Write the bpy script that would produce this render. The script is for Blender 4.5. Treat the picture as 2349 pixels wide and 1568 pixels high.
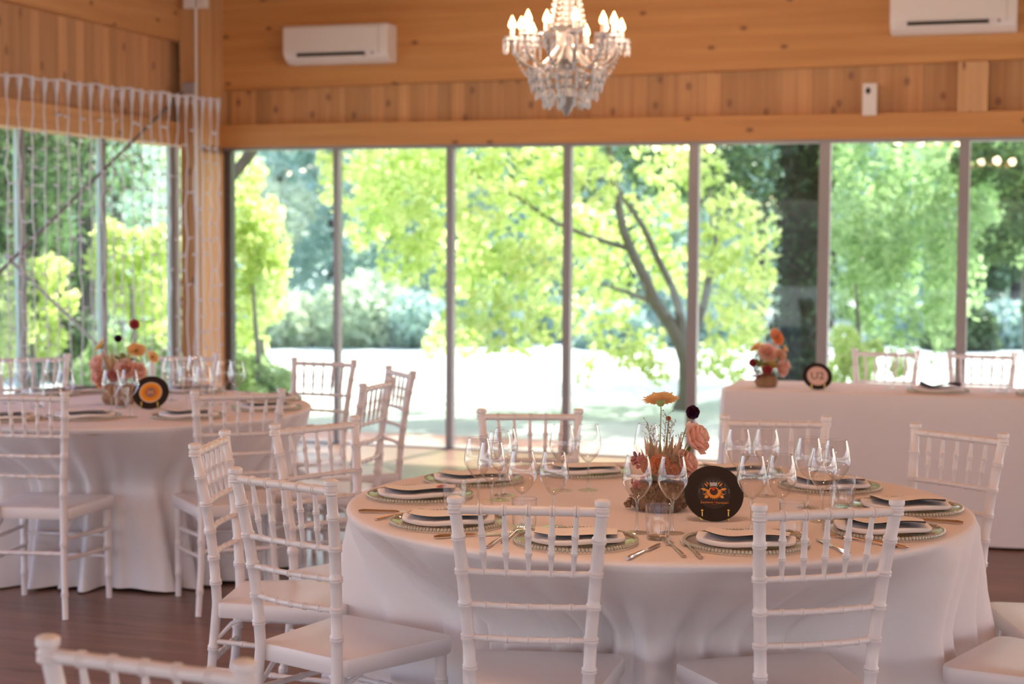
import bpy, math, random
import numpy as np
from mathutils import Vector, Matrix

# ------------------------------------------------------------------ camera, sky, sun, exposure
for o in list(bpy.data.objects): bpy.data.objects.remove(o)
S = bpy.context.scene
COL = S.collection
PI = math.pi
FPX = 3750.0; CAMZ = 1.53; PITCH = math.radians(3.51); ROLL = 0.0054
cam_d = bpy.data.cameras.new('camera'); cam = bpy.data.objects.new('camera', cam_d); COL.objects.link(cam)
cam_d.sensor_width = 36.0; cam_d.lens = FPX / 2349 * 36.0
cam_d.clip_start = 0.05; cam_d.clip_end = 400
CM = Matrix.Translation((0, 0, CAMZ)) @ Matrix.Rotation(PI/2 - PITCH, 4, 'X') @ Matrix.Rotation(ROLL, 4, 'Z')
cam.matrix_world = CM
cam_d.dof.use_dof = True; cam_d.dof.focus_distance = 4.15; cam_d.dof.aperture_fstop = 3.2; cam_d.dof.aperture_blades = 9
S.camera = cam

SUN_EL, SUN_AZ = math.radians(52), math.radians(28)      # azimuth measured from +Y towards +X
w = bpy.data.worlds.new('sky'); S.world = w; w.use_nodes = True
nt = w.node_tree; nt.nodes.clear()
out = nt.nodes.new('ShaderNodeOutputWorld'); bg = nt.nodes.new('ShaderNodeBackground')
sk = nt.nodes.new('ShaderNodeTexSky'); sk.sky_type = 'NISHITA'; sk.sun_disc = False
sk.sun_elevation = SUN_EL; sk.sun_rotation = SUN_AZ; sk.air_density = 1.3; sk.dust_density = 3.0; sk.ozone_density = 1.0
nt.links.new(sk.outputs[0], bg.inputs[0]); nt.links.new(bg.outputs[0], out.inputs[0])
bg.inputs[1].default_value = 0.85
tint = nt.nodes.new('ShaderNodeMix'); tint.data_type = 'RGBA'; tint.blend_type = 'MULTIPLY'; tint.inputs[0].default_value = 1; tint.inputs[7].default_value = (1.05, .93, 1.08, 1)
nt.links.new(sk.outputs[0], tint.inputs[6]); nt.links.new(tint.outputs[2], bg.inputs[0])
sun_d = bpy.data.lights.new('sun', 'SUN'); sun = bpy.data.objects.new('sun', sun_d); COL.objects.link(sun)
sun_d.energy = 14.0; sun_d.angle = math.radians(1.0); sun_d.color = (1.0, 0.97, 0.88)
sd = Vector((math.sin(SUN_AZ)*math.cos(SUN_EL), math.cos(SUN_AZ)*math.cos(SUN_EL), math.sin(SUN_EL)))
sun.rotation_euler = sd.to_track_quat('Z', 'Y').to_euler()

LAMP_W = 48.0           # each chandelier's own light
v = S.view_settings
v.view_transform = 'Standard'; v.look = 'None'; v.gamma = 1.0; v.use_curve_mapping = False; v.exposure = 0.06

# ------------------------------------------------------------------ helpers
def at(px, py, z=None, Y=None):
    """point seen at a pixel of the 2349x1568 photograph, at height z or at distance Y"""
    d = CM.to_3x3() @ Vector(((px-1174.5)/FPX, (784-py)/FPX, -1.0))
    t = (z - CAMZ)/d.z if z is not None else Y/d.y
    return Vector((d.x*t, d.y*t, CAMZ + d.z*t))

class MB:
    def __init__(s): s.v = []; s.f = []; s.m = []
    def add(s, vs, fs, M=None, mi=0):
        n = len(s.v)
        s.v += [tuple(M @ Vector(p)) for p in vs] if M is not None else [tuple(p) for p in vs]
        s.f += [tuple(i+n for i in f) for f in fs]; s.m += [mi]*len(fs); return s
    def box(s, c, d, M=None, mi=0):
        x, y, z = c; a, b, h = d[0]/2, d[1]/2, d[2]/2
        vs = [(x+i*a, y+j*b, z+k*h) for k in (-1, 1) for j in (-1, 1) for i in (-1, 1)]
        return s.add(vs, [(0,2,3,1),(4,5,7,6),(0,1,5,4),(2,6,7,3),(0,4,6,2),(1,3,7,5)], M, mi)
    def lathe(s, prof, M=None, n=24, mi=0, caps=True):
        vs = []; fs = []
        for (r, z) in prof:
            vs += [(r*math.cos(2*PI*i/n), r*math.sin(2*PI*i/n), z) for i in range(n)]
        for k in range(len(prof)-1):
            for i in range(n):
                j = (i+1) % n; fs.append((k*n+i, k*n+j, (k+1)*n+j, (k+1)*n+i))
        if caps:
            if prof[0][0] > 1e-5: fs.append(tuple(range(n))[::-1])
            if prof[-1][0] > 1e-5: fs.append(tuple((len(prof)-1)*n+i for i in range(n)))
        return s.add(vs, fs, M, mi)
    def tube(s, pts, rad, n=10, mi=0, M=None):
        pts = [Vector(p) for p in pts]; vs = []; fs = []
        if not hasattr(rad, '__len__'): rad = [rad]*len(pts)
        t0 = (pts[1]-pts[0]).normalized()
        a = Vector((0, 0, 1)) if abs(t0.z) < .9 else Vector((1, 0, 0))
        u = t0.cross(a).normalized()
        for k, p in enumerate(pts):
            t = (pts[min(k+1, len(pts)-1)] - pts[max(k-1, 0)]).normalized()
            u = (u - t*u.dot(t)).normalized(); w_ = t.cross(u)
            vs += [p + (u*math.cos(2*PI*i/n) + w_*math.sin(2*PI*i/n))*rad[k] for i in range(n)]
        for k in range(len(pts)-1):
            for i in range(n):
                j = (i+1) % n; fs.append((k*n+i, k*n+j, (k+1)*n+j, (k+1)*n+i))
        fs.append(tuple(range(n))[::-1]); fs.append(tuple((len(pts)-1)*n+i for i in range(n)))
        return s.add(vs, fs, M, mi)
    def ball(s, c, r, n=8, m=5, mi=0, sc=(1, 1, 1)):
        prof = [(max(r*math.sin(PI*k/m), 1e-6), -r*math.cos(PI*k/m)) for k in range(m+1)]
        return s.lathe(prof, Matrix.Translation(c) @ Matrix.Diagonal((*sc, 1)), n, mi, False)
    def build(s, name, mat, parent=None, smooth=True, loc=None):
        me = bpy.data.meshes.new(name); me.from_pydata(s.v, [], s.f)
        for m_ in (mat if isinstance(mat, (list, tuple)) else [mat]): me.materials.append(m_)
        me.polygons.foreach_set('material_index', s.m)
        if smooth: me.shade_smooth()
        if smooth == 'auto' or smooth is True: me.set_sharp_from_angle(angle=math.radians(42))
        me.update()
        o = bpy.data.objects.new(name, me); COL.objects.link(o)
        if parent is not None: o.parent = parent
        if loc is not None: o.location = loc
        return o

def tag(o, label=None, cat=None, group=None, kind=None):
    if label: o['label'] = label
    if cat: o['category'] = cat
    if group: o['group'] = group
    if kind: o['kind'] = kind
    return o
def empty(name, loc=(0, 0, 0), rz=0, label=None, cat=None, group=None, kind=None):
    o = bpy.data.objects.new(name, None); COL.objects.link(o); o.location = loc; o.rotation_euler = (0, 0, rz)
    o.empty_display_size = .05
    return tag(o, label, cat, group, kind)
def copy_tree(o, parent=None):
    c = o.copy(); COL.objects.link(c); c.parent = parent
    for ch in [x for x in ALL_CH.get(o.name, [])]: copy_tree(ch, c)
    return c
ALL_CH = {}
def index_children():
    ALL_CH.clear()
    for x in bpy.data.objects:
        if x.parent: ALL_CH.setdefault(x.parent.name, []).append(x)

# ------------------------------------------------------------------ materials
def mat(name):
    m = bpy.data.materials.new(name); m.use_nodes = True; t = m.node_tree
    b = t.nodes['Principled BSDF']; return m, t, b
def simple(name, col, rough=.5, metal=0, noise=0, nscale=30, bump=0, bscale=200, spec=.5, trans=0, **kw):
    m, t, b = mat(name)
    b.inputs['Base Color'].default_value = (*col, 1); b.inputs['Roughness'].default_value = rough
    b.inputs['Metallic'].default_value = metal; b.inputs['Specular IOR Level'].default_value = spec
    if trans: b.inputs['Transmission Weight'].default_value = trans
    if noise or bump:
        tc = t.nodes.new('ShaderNodeTexCoord')
    if noise:
        n = t.nodes.new('ShaderNodeTexNoise'); n.inputs['Scale'].default_value = nscale; n.inputs['Detail'].default_value = 3
        r = t.nodes.new('ShaderNodeMapRange'); r.inputs[3].default_value = 1-noise; r.inputs[4].default_value = 1+noise
        mx = t.nodes.new('ShaderNodeMix'); mx.data_type = 'RGBA'; mx.blend_type = 'MULTIPLY'; mx.inputs[0].default_value = 1
        mx.inputs[6].default_value = (*col, 1)
        t.links.new(tc.outputs['Object'], n.inputs[0]); t.links.new(n.outputs[0], r.inputs[0])
        t.links.new(r.outputs[0], mx.inputs[7]); t.links.new(mx.outputs[2], b.inputs['Base Color'])
    if bump:
        n2 = t.nodes.new('ShaderNodeTexNoise'); n2.inputs['Scale'].default_value = bscale
        bp = t.nodes.new('ShaderNodeBump'); bp.inputs['Strength'].default_value = bump; bp.inputs['Distance'].default_value = .002
        t.links.new(tc.outputs['Object'], n2.inputs[0]); t.links.new(n2.outputs[0], bp.inputs['Height']); t.links.new(bp.outputs[0], b.inputs['Normal'])
    return m
def nodes(t, kind, **ins):
    n = t.nodes.new(kind)
    for k, v_ in ins.items(): n.inputs[k].default_value = v_
    return n
def math_(t, op, a, b=None):
    n = t.nodes.new('ShaderNodeMath'); n.operation = op
    for i, x in enumerate((a, b)):
        if x is None: continue
        if isinstance(x, (int, float)): n.inputs[i].default_value = x
        else: t.links.new(x, n.inputs[i])
    return n.outputs[0]

def wood(name, c1, c2, grain=(1, 12, 12), board=None, pl=(0, 2), rough=.55, knot=(1.3, 1.3, 1.3), kr=.055, knotcol=(.16, .055, .02)):
    """pine: stretched grain, boards of varying tone, scattered dark knots"""
    m, t, b = mat(name); L = t.links
    tc = t.nodes.new('ShaderNodeTexCoord')
    mp = t.nodes.new('ShaderNodeMapping'); mp.inputs['Scale'].default_value = grain; L.new(tc.outputs['Object'], mp.inputs[0])
    n = nodes(t, 'ShaderNodeTexNoise', Scale=1.6, Detail=6.0, Roughness=.6); L.new(mp.outputs[0], n.inputs[0])
    cr = t.nodes.new('ShaderNodeValToRGB'); cr.color_ramp.elements[0].position = .3; cr.color_ramp.elements[1].position = .72
    cr.color_ramp.elements[0].color = (*c1, 1); cr.color_ramp.elements[1].color = (*c2, 1); L.new(n.outputs[0], cr.inputs[0])
    col = cr.outputs[0]
    if board:
        ax, wd = board
        sp = t.nodes.new('ShaderNodeSeparateXYZ'); L.new(tc.outputs['Object'], sp.inputs[0])
        q = math_(t, 'DIVIDE', sp.outputs[ax], wd); fl = math_(t, 'FLOOR', q)
        wn = t.nodes.new('ShaderNodeTexWhiteNoise'); wn.noise_dimensions = '1D'; L.new(fl, wn.inputs['W'])
        r = t.nodes.new('ShaderNodeMapRange'); r.inputs[3].default_value = .80; r.inputs[4].default_value = 1.15; L.new(wn.outputs[0], r.inputs[0])
        fr = math_(t, 'FRACT', q); e = math_(t, 'LESS_THAN', fr, .035); e2 = math_(t, 'MULTIPLY', e, -.35); e3 = math_(t, 'ADD', e2, r.outputs[0])
        mx = t.nodes.new('ShaderNodeMix'); mx.data_type = 'RGBA'; mx.blend_type = 'MULTIPLY'; mx.inputs[0].default_value = 1
        L.new(col, mx.inputs[6]); L.new(e3, mx.inputs[7]); col = mx.outputs[2]
    if knot:
        mp2 = t.nodes.new('ShaderNodeMapping'); mp2.inputs['Scale'].default_value = knot; L.new(tc.outputs['Object'], mp2.inputs[0])
        s2_ = t.nodes.new('ShaderNodeSeparateXYZ'); cb = t.nodes.new('ShaderNodeCombineXYZ'); L.new(mp2.outputs[0], s2_.inputs[0]); L.new(s2_.outputs[pl[0]], cb.inputs[0]); L.new(s2_.outputs[pl[1]], cb.inputs[1])
        vo = t.nodes.new('ShaderNodeTexVoronoi'); vo.voronoi_dimensions = '2D'; vo.inputs['Scale'].default_value = 1.9; L.new(cb.outputs[0], vo.inputs[0])
        r2 = t.nodes.new('ShaderNodeMapRange'); r2.interpolation_type = 'SMOOTHSTEP'
        r2.inputs[1].default_value = kr*.35; r2.inputs[2].default_value = kr*1.5; r2.inputs[3].default_value = .8; r2.inputs[4].default_value = 0
        L.new(vo.outputs['Distance'], r2.inputs[0])
        mk = t.nodes.new('ShaderNodeMix'); mk.data_type = 'RGBA'; mk.inputs[7].default_value = (*knotcol, 1)
        L.new(r2.outputs[0], mk.inputs[0]); L.new(col, mk.inputs[6]); col = mk.outputs[2]
    L.new(col, b.inputs['Base Color']); b.inputs['Roughness'].default_value = rough
    return m

def thin_glass(name, tint=(.98, .99, .985), r0=.04, r1=.9, edge=None, power=5.0, rough=0.0):
    """thin sheet of glass: see-through, reflecting more at grazing angles (Schlick)"""
    m, t, b = mat(name); t.nodes.remove(b); L = t.links; o = t.nodes['Material Output']
    lw = nodes(t, 'ShaderNodeLayerWeight', Blend=.5)
    p = math_(t, 'POWER', lw.outputs['Facing'], power); q = math_(t, 'MULTIPLY', p, r1-r0); r = math_(t, 'ADD', q, r0)
    tr = t.nodes.new('ShaderNodeBsdfTransparent'); tr.inputs[0].default_value = (*tint, 1)
    gl = t.nodes.new('ShaderNodeBsdfGlossy'); gl.inputs['Roughness'].default_value = rough
    if edge:
        mx = t.nodes.new('ShaderNodeMix'); mx.data_type = 'RGBA'; mx.inputs[6].default_value = (*tint, 1); mx.inputs[7].default_value = (*edge, 1)
        e = math_(t, 'POWER', lw.outputs['Facing'], 3.0); L.new(e, mx.inputs[0]); L.new(mx.outputs[2], tr.inputs[0])
    ms = t.nodes.new('ShaderNodeMixShader'); L.new(r, ms.inputs[0]); L.new(tr.outputs[0], ms.inputs[1]); L.new(gl.outputs[0], ms.inputs[2])
    L.new(ms.outputs[0], o.inputs[0]); return m

def leafmat(name, c1, c2, trans=.5, c3=None):
    m, t, b = mat(name); t.nodes.remove(b); L = t.links; o = t.nodes['Material Output']
    g = t.nodes.new('ShaderNodeNewGeometry')
    cr = t.nodes.new('ShaderNodeValToRGB'); cr.color_ramp.elements[0].color = (*c1, 1); cr.color_ramp.elements[1].color = (*c2, 1)
    if c3: e = cr.color_ramp.elements.new(.93); e.color = (*c2, 1); cr.color_ramp.elements[-1].color = (*c3, 1)
    L.new(g.outputs['Random Per Island'], cr.inputs[0])
    d = t.nodes.new('ShaderNodeBsdfDiffuse'); tl = t.nodes.new('ShaderNodeBsdfTranslucent'); gl = nodes(t, 'ShaderNodeBsdfGlossy', Roughness=.35)
    L.new(cr.outputs[0], d.inputs[0]); L.new(cr.outputs[0], tl.inputs[0])
    ms = t.nodes.new('ShaderNodeMixShader'); ms.inputs[0].default_value = trans; L.new(d.outputs[0], ms.inputs[1]); L.new(tl.outputs[0], ms.inputs[2])
    m2 = t.nodes.new('ShaderNodeMixShader'); m2.inputs[0].default_value = .025; L.new(ms.outputs[0], m2.inputs[1]); L.new(gl.outputs[0], m2.inputs[2])
    L.new(m2.outputs[0], o.inputs[0]); return m
def emit(name, col, s):
    m, t, b = mat(name); b.inputs['Base Color'].default_value = (*col, 1)
    b.inputs['Emission Color'].default_value = (*col, 1); b.inputs['Emission Strength'].default_value = s; return m

PINE_H = wood('pine_horizontal', (.50, .215, .058), (.66, .325, .105), (.35, 9, 9), knot=(1.0, 1.0, 1.6), kr=.05)
PINE_HY = wood('pine_beam_side', (.48, .215, .075), (.62, .32, .13), (9, .35, 9), pl=(1, 2), knot=(1.0, 1.0, 1.6), kr=.05)
PINE_V = wood('pine_boards_back', (.50, .23, .08), (.66, .35, .145), (9, 9, .5), board=(0, .105), knot=(2.2, 2.2, 1.6), kr=.09, knotcol=(.24, .10, .05))
PINE_VY = wood('pine_boards_side', (.48, .225, .10), (.62, .33, .16), (9, 9, .5), pl=(1, 2), board=(1, .105), knot=(1.9, 1.9, 1.3), kr=.08, knotcol=(.24, .10, .05))
PINE_COL = wood('pine_column', (.54, .28, .12), (.70, .41, .19), (10, 10, .4), knot=(2.6, 2.6, 1.0), kr=.06)
FLOOR_M = wood('laminate_floor', (.15, .076, .052), (.28, .155, .11), (1.2, 16, 1), board=(1, .14), pl=(0, 1), rough=.32, knot=(.5, 2.2, 1), kr=.10, knotcol=(.11, .065, .05))
CHAIR_M = simple('white_lacquered_wood', (.75, .69, .68), .33, noise=.03, nscale=8)
CLOTH_M = simple('white_linen', (.81, .75, .74), .9, noise=.02, nscale=200, bump=.35, bscale=900, spec=.15)
NAPKIN_M = simple('white_napkin_cotton', (.86, .81, .79), .9, bump=.2, bscale=500, spec=.1)
CARD_M = simple('cream_card', (.84, .77, .74), .6)
PURPLE_M = simple('dark_purple_card_back', (.10, .055, .085), .5)
RED_M = simple('red_tag', (.45, .03, .05), .5)
STEEL = simple('polished_steel', (.72, .64, .58), .16, metal=1)
PANE = thin_glass('window_glass', (.96, .985, .975), .022, .9)
WINE = thin_glass('drinking_glass', (.985, .985, .985), .075, .95, edge=(.84, .85, .86), power=2.2)
STEM = thin_glass('glass_stem', (.93, .95, .95), .09, .9, edge=(.62, .67, .68), power=2.0)
CHARGER = thin_glass('charger_glass', (.96, .965, .955), .05, .32, edge=(.85, .86, .84), power=4)
BEAD = simple('beaded_glass_rim', (.46, .44, .37), .15, metal=.3, spec=.8)
ALU = simple('grey_aluminium', (.27, .25, .25), .4, metal=.35)
ALU_D = simple('dark_grey_jamb', (.10, .095, .10), .45, metal=.2)
WHITE_P = simple('white_plastic', (.78, .72, .66), .4)
GREY_P = simple('grey_plastic', (.36, .34, .35), .5)
DARK = simple('dark_slot', (.02, .018, .016), .6)
CONCRETE = simple('outside_render', (.6, .58, .55), .8, noise=.06)
LED_W = simple('clear_white_cable', (.62, .60, .64), .4)
CABLE = simple('steel_brace_rod', (.22, .20, .20), .45, metal=.5)
CRYSTAL = simple('cut_crystal', (.75, .74, .76), .12, trans=.35, spec=1.0)
CRYSTAL_S = simple('frosted_glass_arm', (.40, .385, .385), .2, trans=.35, spec=.8)
BULB = emit('lit_candle_bulb', (1.0, .50, .20), 14.0)
VINYL = simple('black_vinyl', (.018, .013, .012), .38, spec=.4)
GOLD = simple('gold_wire', (.75, .48, .15), .25, metal=1)

# ------------------------------------------------------------------ room frame (local x = along the window wall, local y = -distance from it)
OX, OY = -2.36, 12.65
TH = -math.atan(.32)
RM = Matrix.Translation((OX, OY, 0)) @ Matrix.Rotation(TH, 4, 'Z')
def W(u, v_, z=0): return RM @ Vector((u, -v_, z))
def room(o, label=None, kind='structure', cat=None):
    o.location = (OX, OY, 0); o.rotation_euler = (0, 0, TH); return tag(o, label, cat, None, kind)
UW, VD = 13.4, 15.5
HZ0, HZ1, BZ, CZ = 2.232, 2.40, 3.0, 3.52
m = MB().box((UW/2, -VD/2, -.03), (UW+.1, VD+.1, .06)); room(m.build('floor', FLOOR_M, smooth=False), 'dark brown laminate floor under the tables')
m = MB().box((UW/2, -VD/2, CZ+.05), (UW+3.6, VD+3.6, .1)); room(m.build('ceiling', PINE_H, smooth=False), 'pine board ceiling above the rafters')  # runs past the walls: unseen overhang added to keep the sun out
# back wall: header beam, vertical boards, upper beam with a slightly raked lower edge
m = MB()
m.box((UW/2, .0, (HZ0+HZ1)/2), (UW, .24, HZ1-HZ0), mi=0)
m.box((UW/2, .06, 2.72), (UW, .10, .68), mi=1)
z0, z1 = 2.662, 2.83
m.add([(0, -.07, z0), (UW, -.07, z1), (UW, -.07, CZ), (0, -.07, CZ), (0, .1, z0), (UW, .1, z1), (UW, .1, CZ), (0, .1, CZ)],
      [(0,1,2,3), (4,7,6,5), (0,4,5,1)], mi=0)
m.box((UW/2, -.02, HZ0-.011), (UW, .10, .022), mi=2)
m.box((UW/2, .01, .006), (UW, .10, .014), mi=2)
wb = room(m.build('wall_back', [PINE_H, PINE_V, ALU], smooth=False), 'pine header and boards above the long window row')
m = MB()
m.box((-.10, -VD/2, (HZ0+HZ1)/2), (.22, VD, HZ1-HZ0), mi=0)
m.box((-.12, -VD/2, 2.7), (.10, VD, .64), mi=1)
m.box((-.12, -VD/2, (BZ+CZ)/2), (.28, VD, CZ-BZ), mi=0)
m.box((0, -VD/2, .006), (.10, VD, .014), mi=2)
room(m.build('wall_left', [PINE_HY, PINE_VY, ALU], smooth=False), 'pine header and boards above the left windows')
# right and rear walls: the same timber band over open window bays
m = MB(); m.box((UW, -VD/2, (HZ0+CZ)/2), (.2, VD, CZ-HZ0))
for k in range(6): m.box((UW, -VD*k/5, HZ0/2), (.2, .2, HZ0))
room(m.build('wall_right', PINE_HY, smooth=False), 'pine wall band over the right window bays')
m = MB(); m.box((UW/2, -VD, (HZ0+CZ)/2), (UW, .2, CZ-HZ0))
for k in range(5): m.box((UW*k/4, -VD, HZ0/2), (.2, .2, HZ0))
room(m.build('wall_front', PINE_H, smooth=False), 'pine wall band behind the viewpoint')
# rafters
for i, u in enumerate([.62, 1.62, 2.55, 3.5, 4.45, 5.4, 6.35, 7.3, 8.25, 9.2, 10.2, 11.2, 12.2]):
    m = MB().box((u, -VD/2, (3.33+CZ)/2), (.16, VD-.2, CZ-3.33)); room(m.build('trim_%d' % (i+1), PINE_HY, smooth=False), 'pine rafter under the ceiling, number %d from the corner' % (i+1))
# corner column
m = MB().box((.095, -.21, CZ/2), (.17, .42, CZ)); room(m.build('trim_20', PINE_COL, smooth=False), 'pine corner column where the two window walls meet')
# short pine block on the right of the back wall
m = MB().box((5.68, -.06, 2.56), (.19, .12, .33)); room(m.build('trim_21', PINE_COL, smooth=False), 'short pine block on the boards below the right air conditioner')

# windows: each bay is a pane with the post on its left
us = [.18, 1.106, 2.01, 2.90, 3.816, 4.72, 5.635]; wd = [.05, .042, .05, .055, .07, .075, .07]
while us[-1] + .915 < UW - .1: us.append(us[-1]+.915); wd.append(.07)
us.append(UW-.1)
for i in range(len(us)-1):
    p = MB().box(((us[i]+us[i+1])/2, -.0, HZ0/2), (us[i+1]-us[i], .01, HZ0-.02))
    o = room(p.build('window_%d' % (i+1), PANE, smooth=False), 'tall frameless glass pane, bay %d of the back wall from the corner' % (i+1))
    f = MB().box((us[i]+(.03 if i == 0 else 0), -.02, HZ0/2), (wd[i], .075, HZ0-.03)); fo = f.build('window_frame', ALU_D if i == 0 else ALU, o, smooth=False)
vs_ = [.55]
while vs_[-1] + .935 < VD - .1: vs_.append(vs_[-1]+.945)
for i in range(len(vs_)-1):
    p = MB().box((0, -(vs_[i]+vs_[i+1])/2, HZ0/2), (.01, vs_[i+1]-vs_[i], HZ0-.02))
    o = room(p.build('window_%d' % (i+21), PANE, smooth=False), 'tall frameless glass pane, bay %d of the left wall from the corner' % (i+1))
    f = MB().box((.0, -vs_[i], HZ0/2), (.06, .035, HZ0-.03)).build('window_frame', ALU, o, smooth=False)
    f = MB().box((.0, -vs_[i]-.03, HZ0/2), (.03, .025, HZ0-.03)).build('window_edge', simple('glass_edge_green', (.42, .55, .50), .3), o, smooth=False)
p = MB().box((0, -.485, HZ0/2), (.012, .12, HZ0-.02)); o = room(p.build('window_20', simple('glass_edge_pale', (.62, .76, .66), .3), smooth=False), 'narrow pale green glass strip beside the corner column')

# ------------------------------------------------------------------ wall-mounted things
def aircon(u, zb, wid, label):
    t = empty('air_conditioner', W(u, .07, zb), TH, label, 'air conditioner', 'wall air conditioners')
    h, d = .275, .20; prof = [(0, 0), (-.11, .0), (-.165, .03), (-.20, .08), (-.20, h-.02), (-.185, h), (0, h)]
    vs = [(x, y, z) for x in (-wid/2, wid/2) for (y, z) in prof]; n = len(prof)
    fs = [tuple(range(n)), tuple(range(n, 2*n))[::-1]] + [(i, i+n, (i+1) % n+n, (i+1) % n) for i in range(n)]
    b = MB().add(vs, fs).build('body', WHITE_P, t, smooth=False)
    bv = b.modifiers.new('b', 'BEVEL'); bv.width = .012; bv.segments = 3
    MB().box((-.03, -.183, .058), (wid*.64, .05, .022), Matrix.Identity(4)).build('air_outlet', DARK, t, smooth=False)
    MB().box((-.03, -.194, .040), (wid*.64, .03, .010)).build('louver', WHITE_P, t, smooth=False)
    MB().ball((wid*.36, -.198, .06), .012, sc=(1, .4, 1)).build('sensor', GREY_P, t)
    MB().box((wid*.42, -.2, .16), (.003, .006, .2)).build('panel_seam', GREY_P, t, smooth=False)
    return t
aircon(1.19, 2.83, .83, 'white air conditioner left of the chandelier, mounted on the pine beam')
aircon(5.55, 2.905, .80, 'white air conditioner cut by the photo top at upper right')
t = empty('wall_sensor', W(5.02, .0, 2.40), TH, 'small white box sensor with dark eye on the pine boards', 'sensor')
b = MB().box((0, -.14, .09), (.095, .045, .215)).build('body', WHITE_P, t, smooth=False); bv = b.modifiers.new('b', 'BEVEL'); bv.width = .008; bv.segments = 2
MB().ball((-.01, -.165, .145), .02, sc=(.8, .4, 1.1)).build('lens', DARK, t)
# conduit on the column corner with its junction box
t = empty('electrical_conduit', W(.165, .445, 0), TH, 'white vertical electrical conduit with double junction box on the corner column', 'conduit')
MB().tube([(0, -.012, .02), (0, -.012, 3.28)], .011).build('pipe', WHITE_P, t)
for dx in (-.045, .06):
    b = MB().box((dx, -.02, 3.27), (.085, .05, .085)).build('junction_box', WHITE_P, t, smooth=False); bv = b.modifiers.new('b', 'BEVEL'); bv.width = .008; bv.segments = 2
t = empty('bracket_box', W(.11, .44, 2.6), TH, 'grey square junction box on the corner column top', 'box')
b = MB().box((0, -.02, .03), (.11, .05, .12)).build('body', GREY_P, t, smooth=False); bv = b.modifiers.new('b', 'BEVEL'); bv.width = .006
# crossed brace rods inside the left windows
def rod(p, q, label, mt):
    m_ = MB().tube([(0, 0, 0), tuple(q-p)], .011, 8); o = m_.build('brace_rod', mt); o.location = p
    return tag(o, label, 'brace rod')
a = W(.14, .62, 2.60); rod(a, at(-12, 634, Y=9.85), 'thin dark steel brace rod crossing the left windows from the corner', CABLE)
rod(at(12, 585, Y=9.95), at(232, 798, Y=11.2), 'pale grey brace rod slanting down behind the left flowers', simple('galvanised_rod', (.42, .42, .45), .35, metal=.6))

# light curtain
A_ = at(505, 226, Y=11.95); B_ = at(-40, 160, Y=9.75)
t = empty('light_curtain', A_, 0, 'hanging white string light curtain across the left windows and column', 'string lights')
N = 23; pts = []
for i in range(61):
    f = i/60; p = (B_-A_)*f; sag = -.018*abs(math.sin(f*PI*7)); pts.append((p.x, p.y, p.z+sag))
MB().tube(pts, .007, 6).build('header_cable', LED_W, t)
random.seed(4)
for i in range(N):
    f = (i+.3)/N*1.0; f = f*(1+.12*f)/1.12 if True else f
    p = (B_-A_)*f; m_ = MB()
    m_.lathe([(.004, -.16), (.008, -.10), (.018, -.05), (.020, -.02), (.012, 0)], Matrix.Translation(p), 8)
    z = -.14; q = [(p.x, p.y, z)]; zz = z
    while zz > -(A_.z-.12):
        zz -= .11; q.append((p.x+random.uniform(-.010, .010), p.y+random.uniform(-.01, .01), zz))
        if random.random() < .6:
            dx = random.choice((-1, 1))*.030
            m_.tube([(q[-1][0], q[-1][1], zz), (q[-1][0]+dx, q[-1][1], zz+random.uniform(-.014, .014))], .007, 5)
    m_.tube(q, .0044, 5); m_.build('light_strand', LED_W, t)

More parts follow.
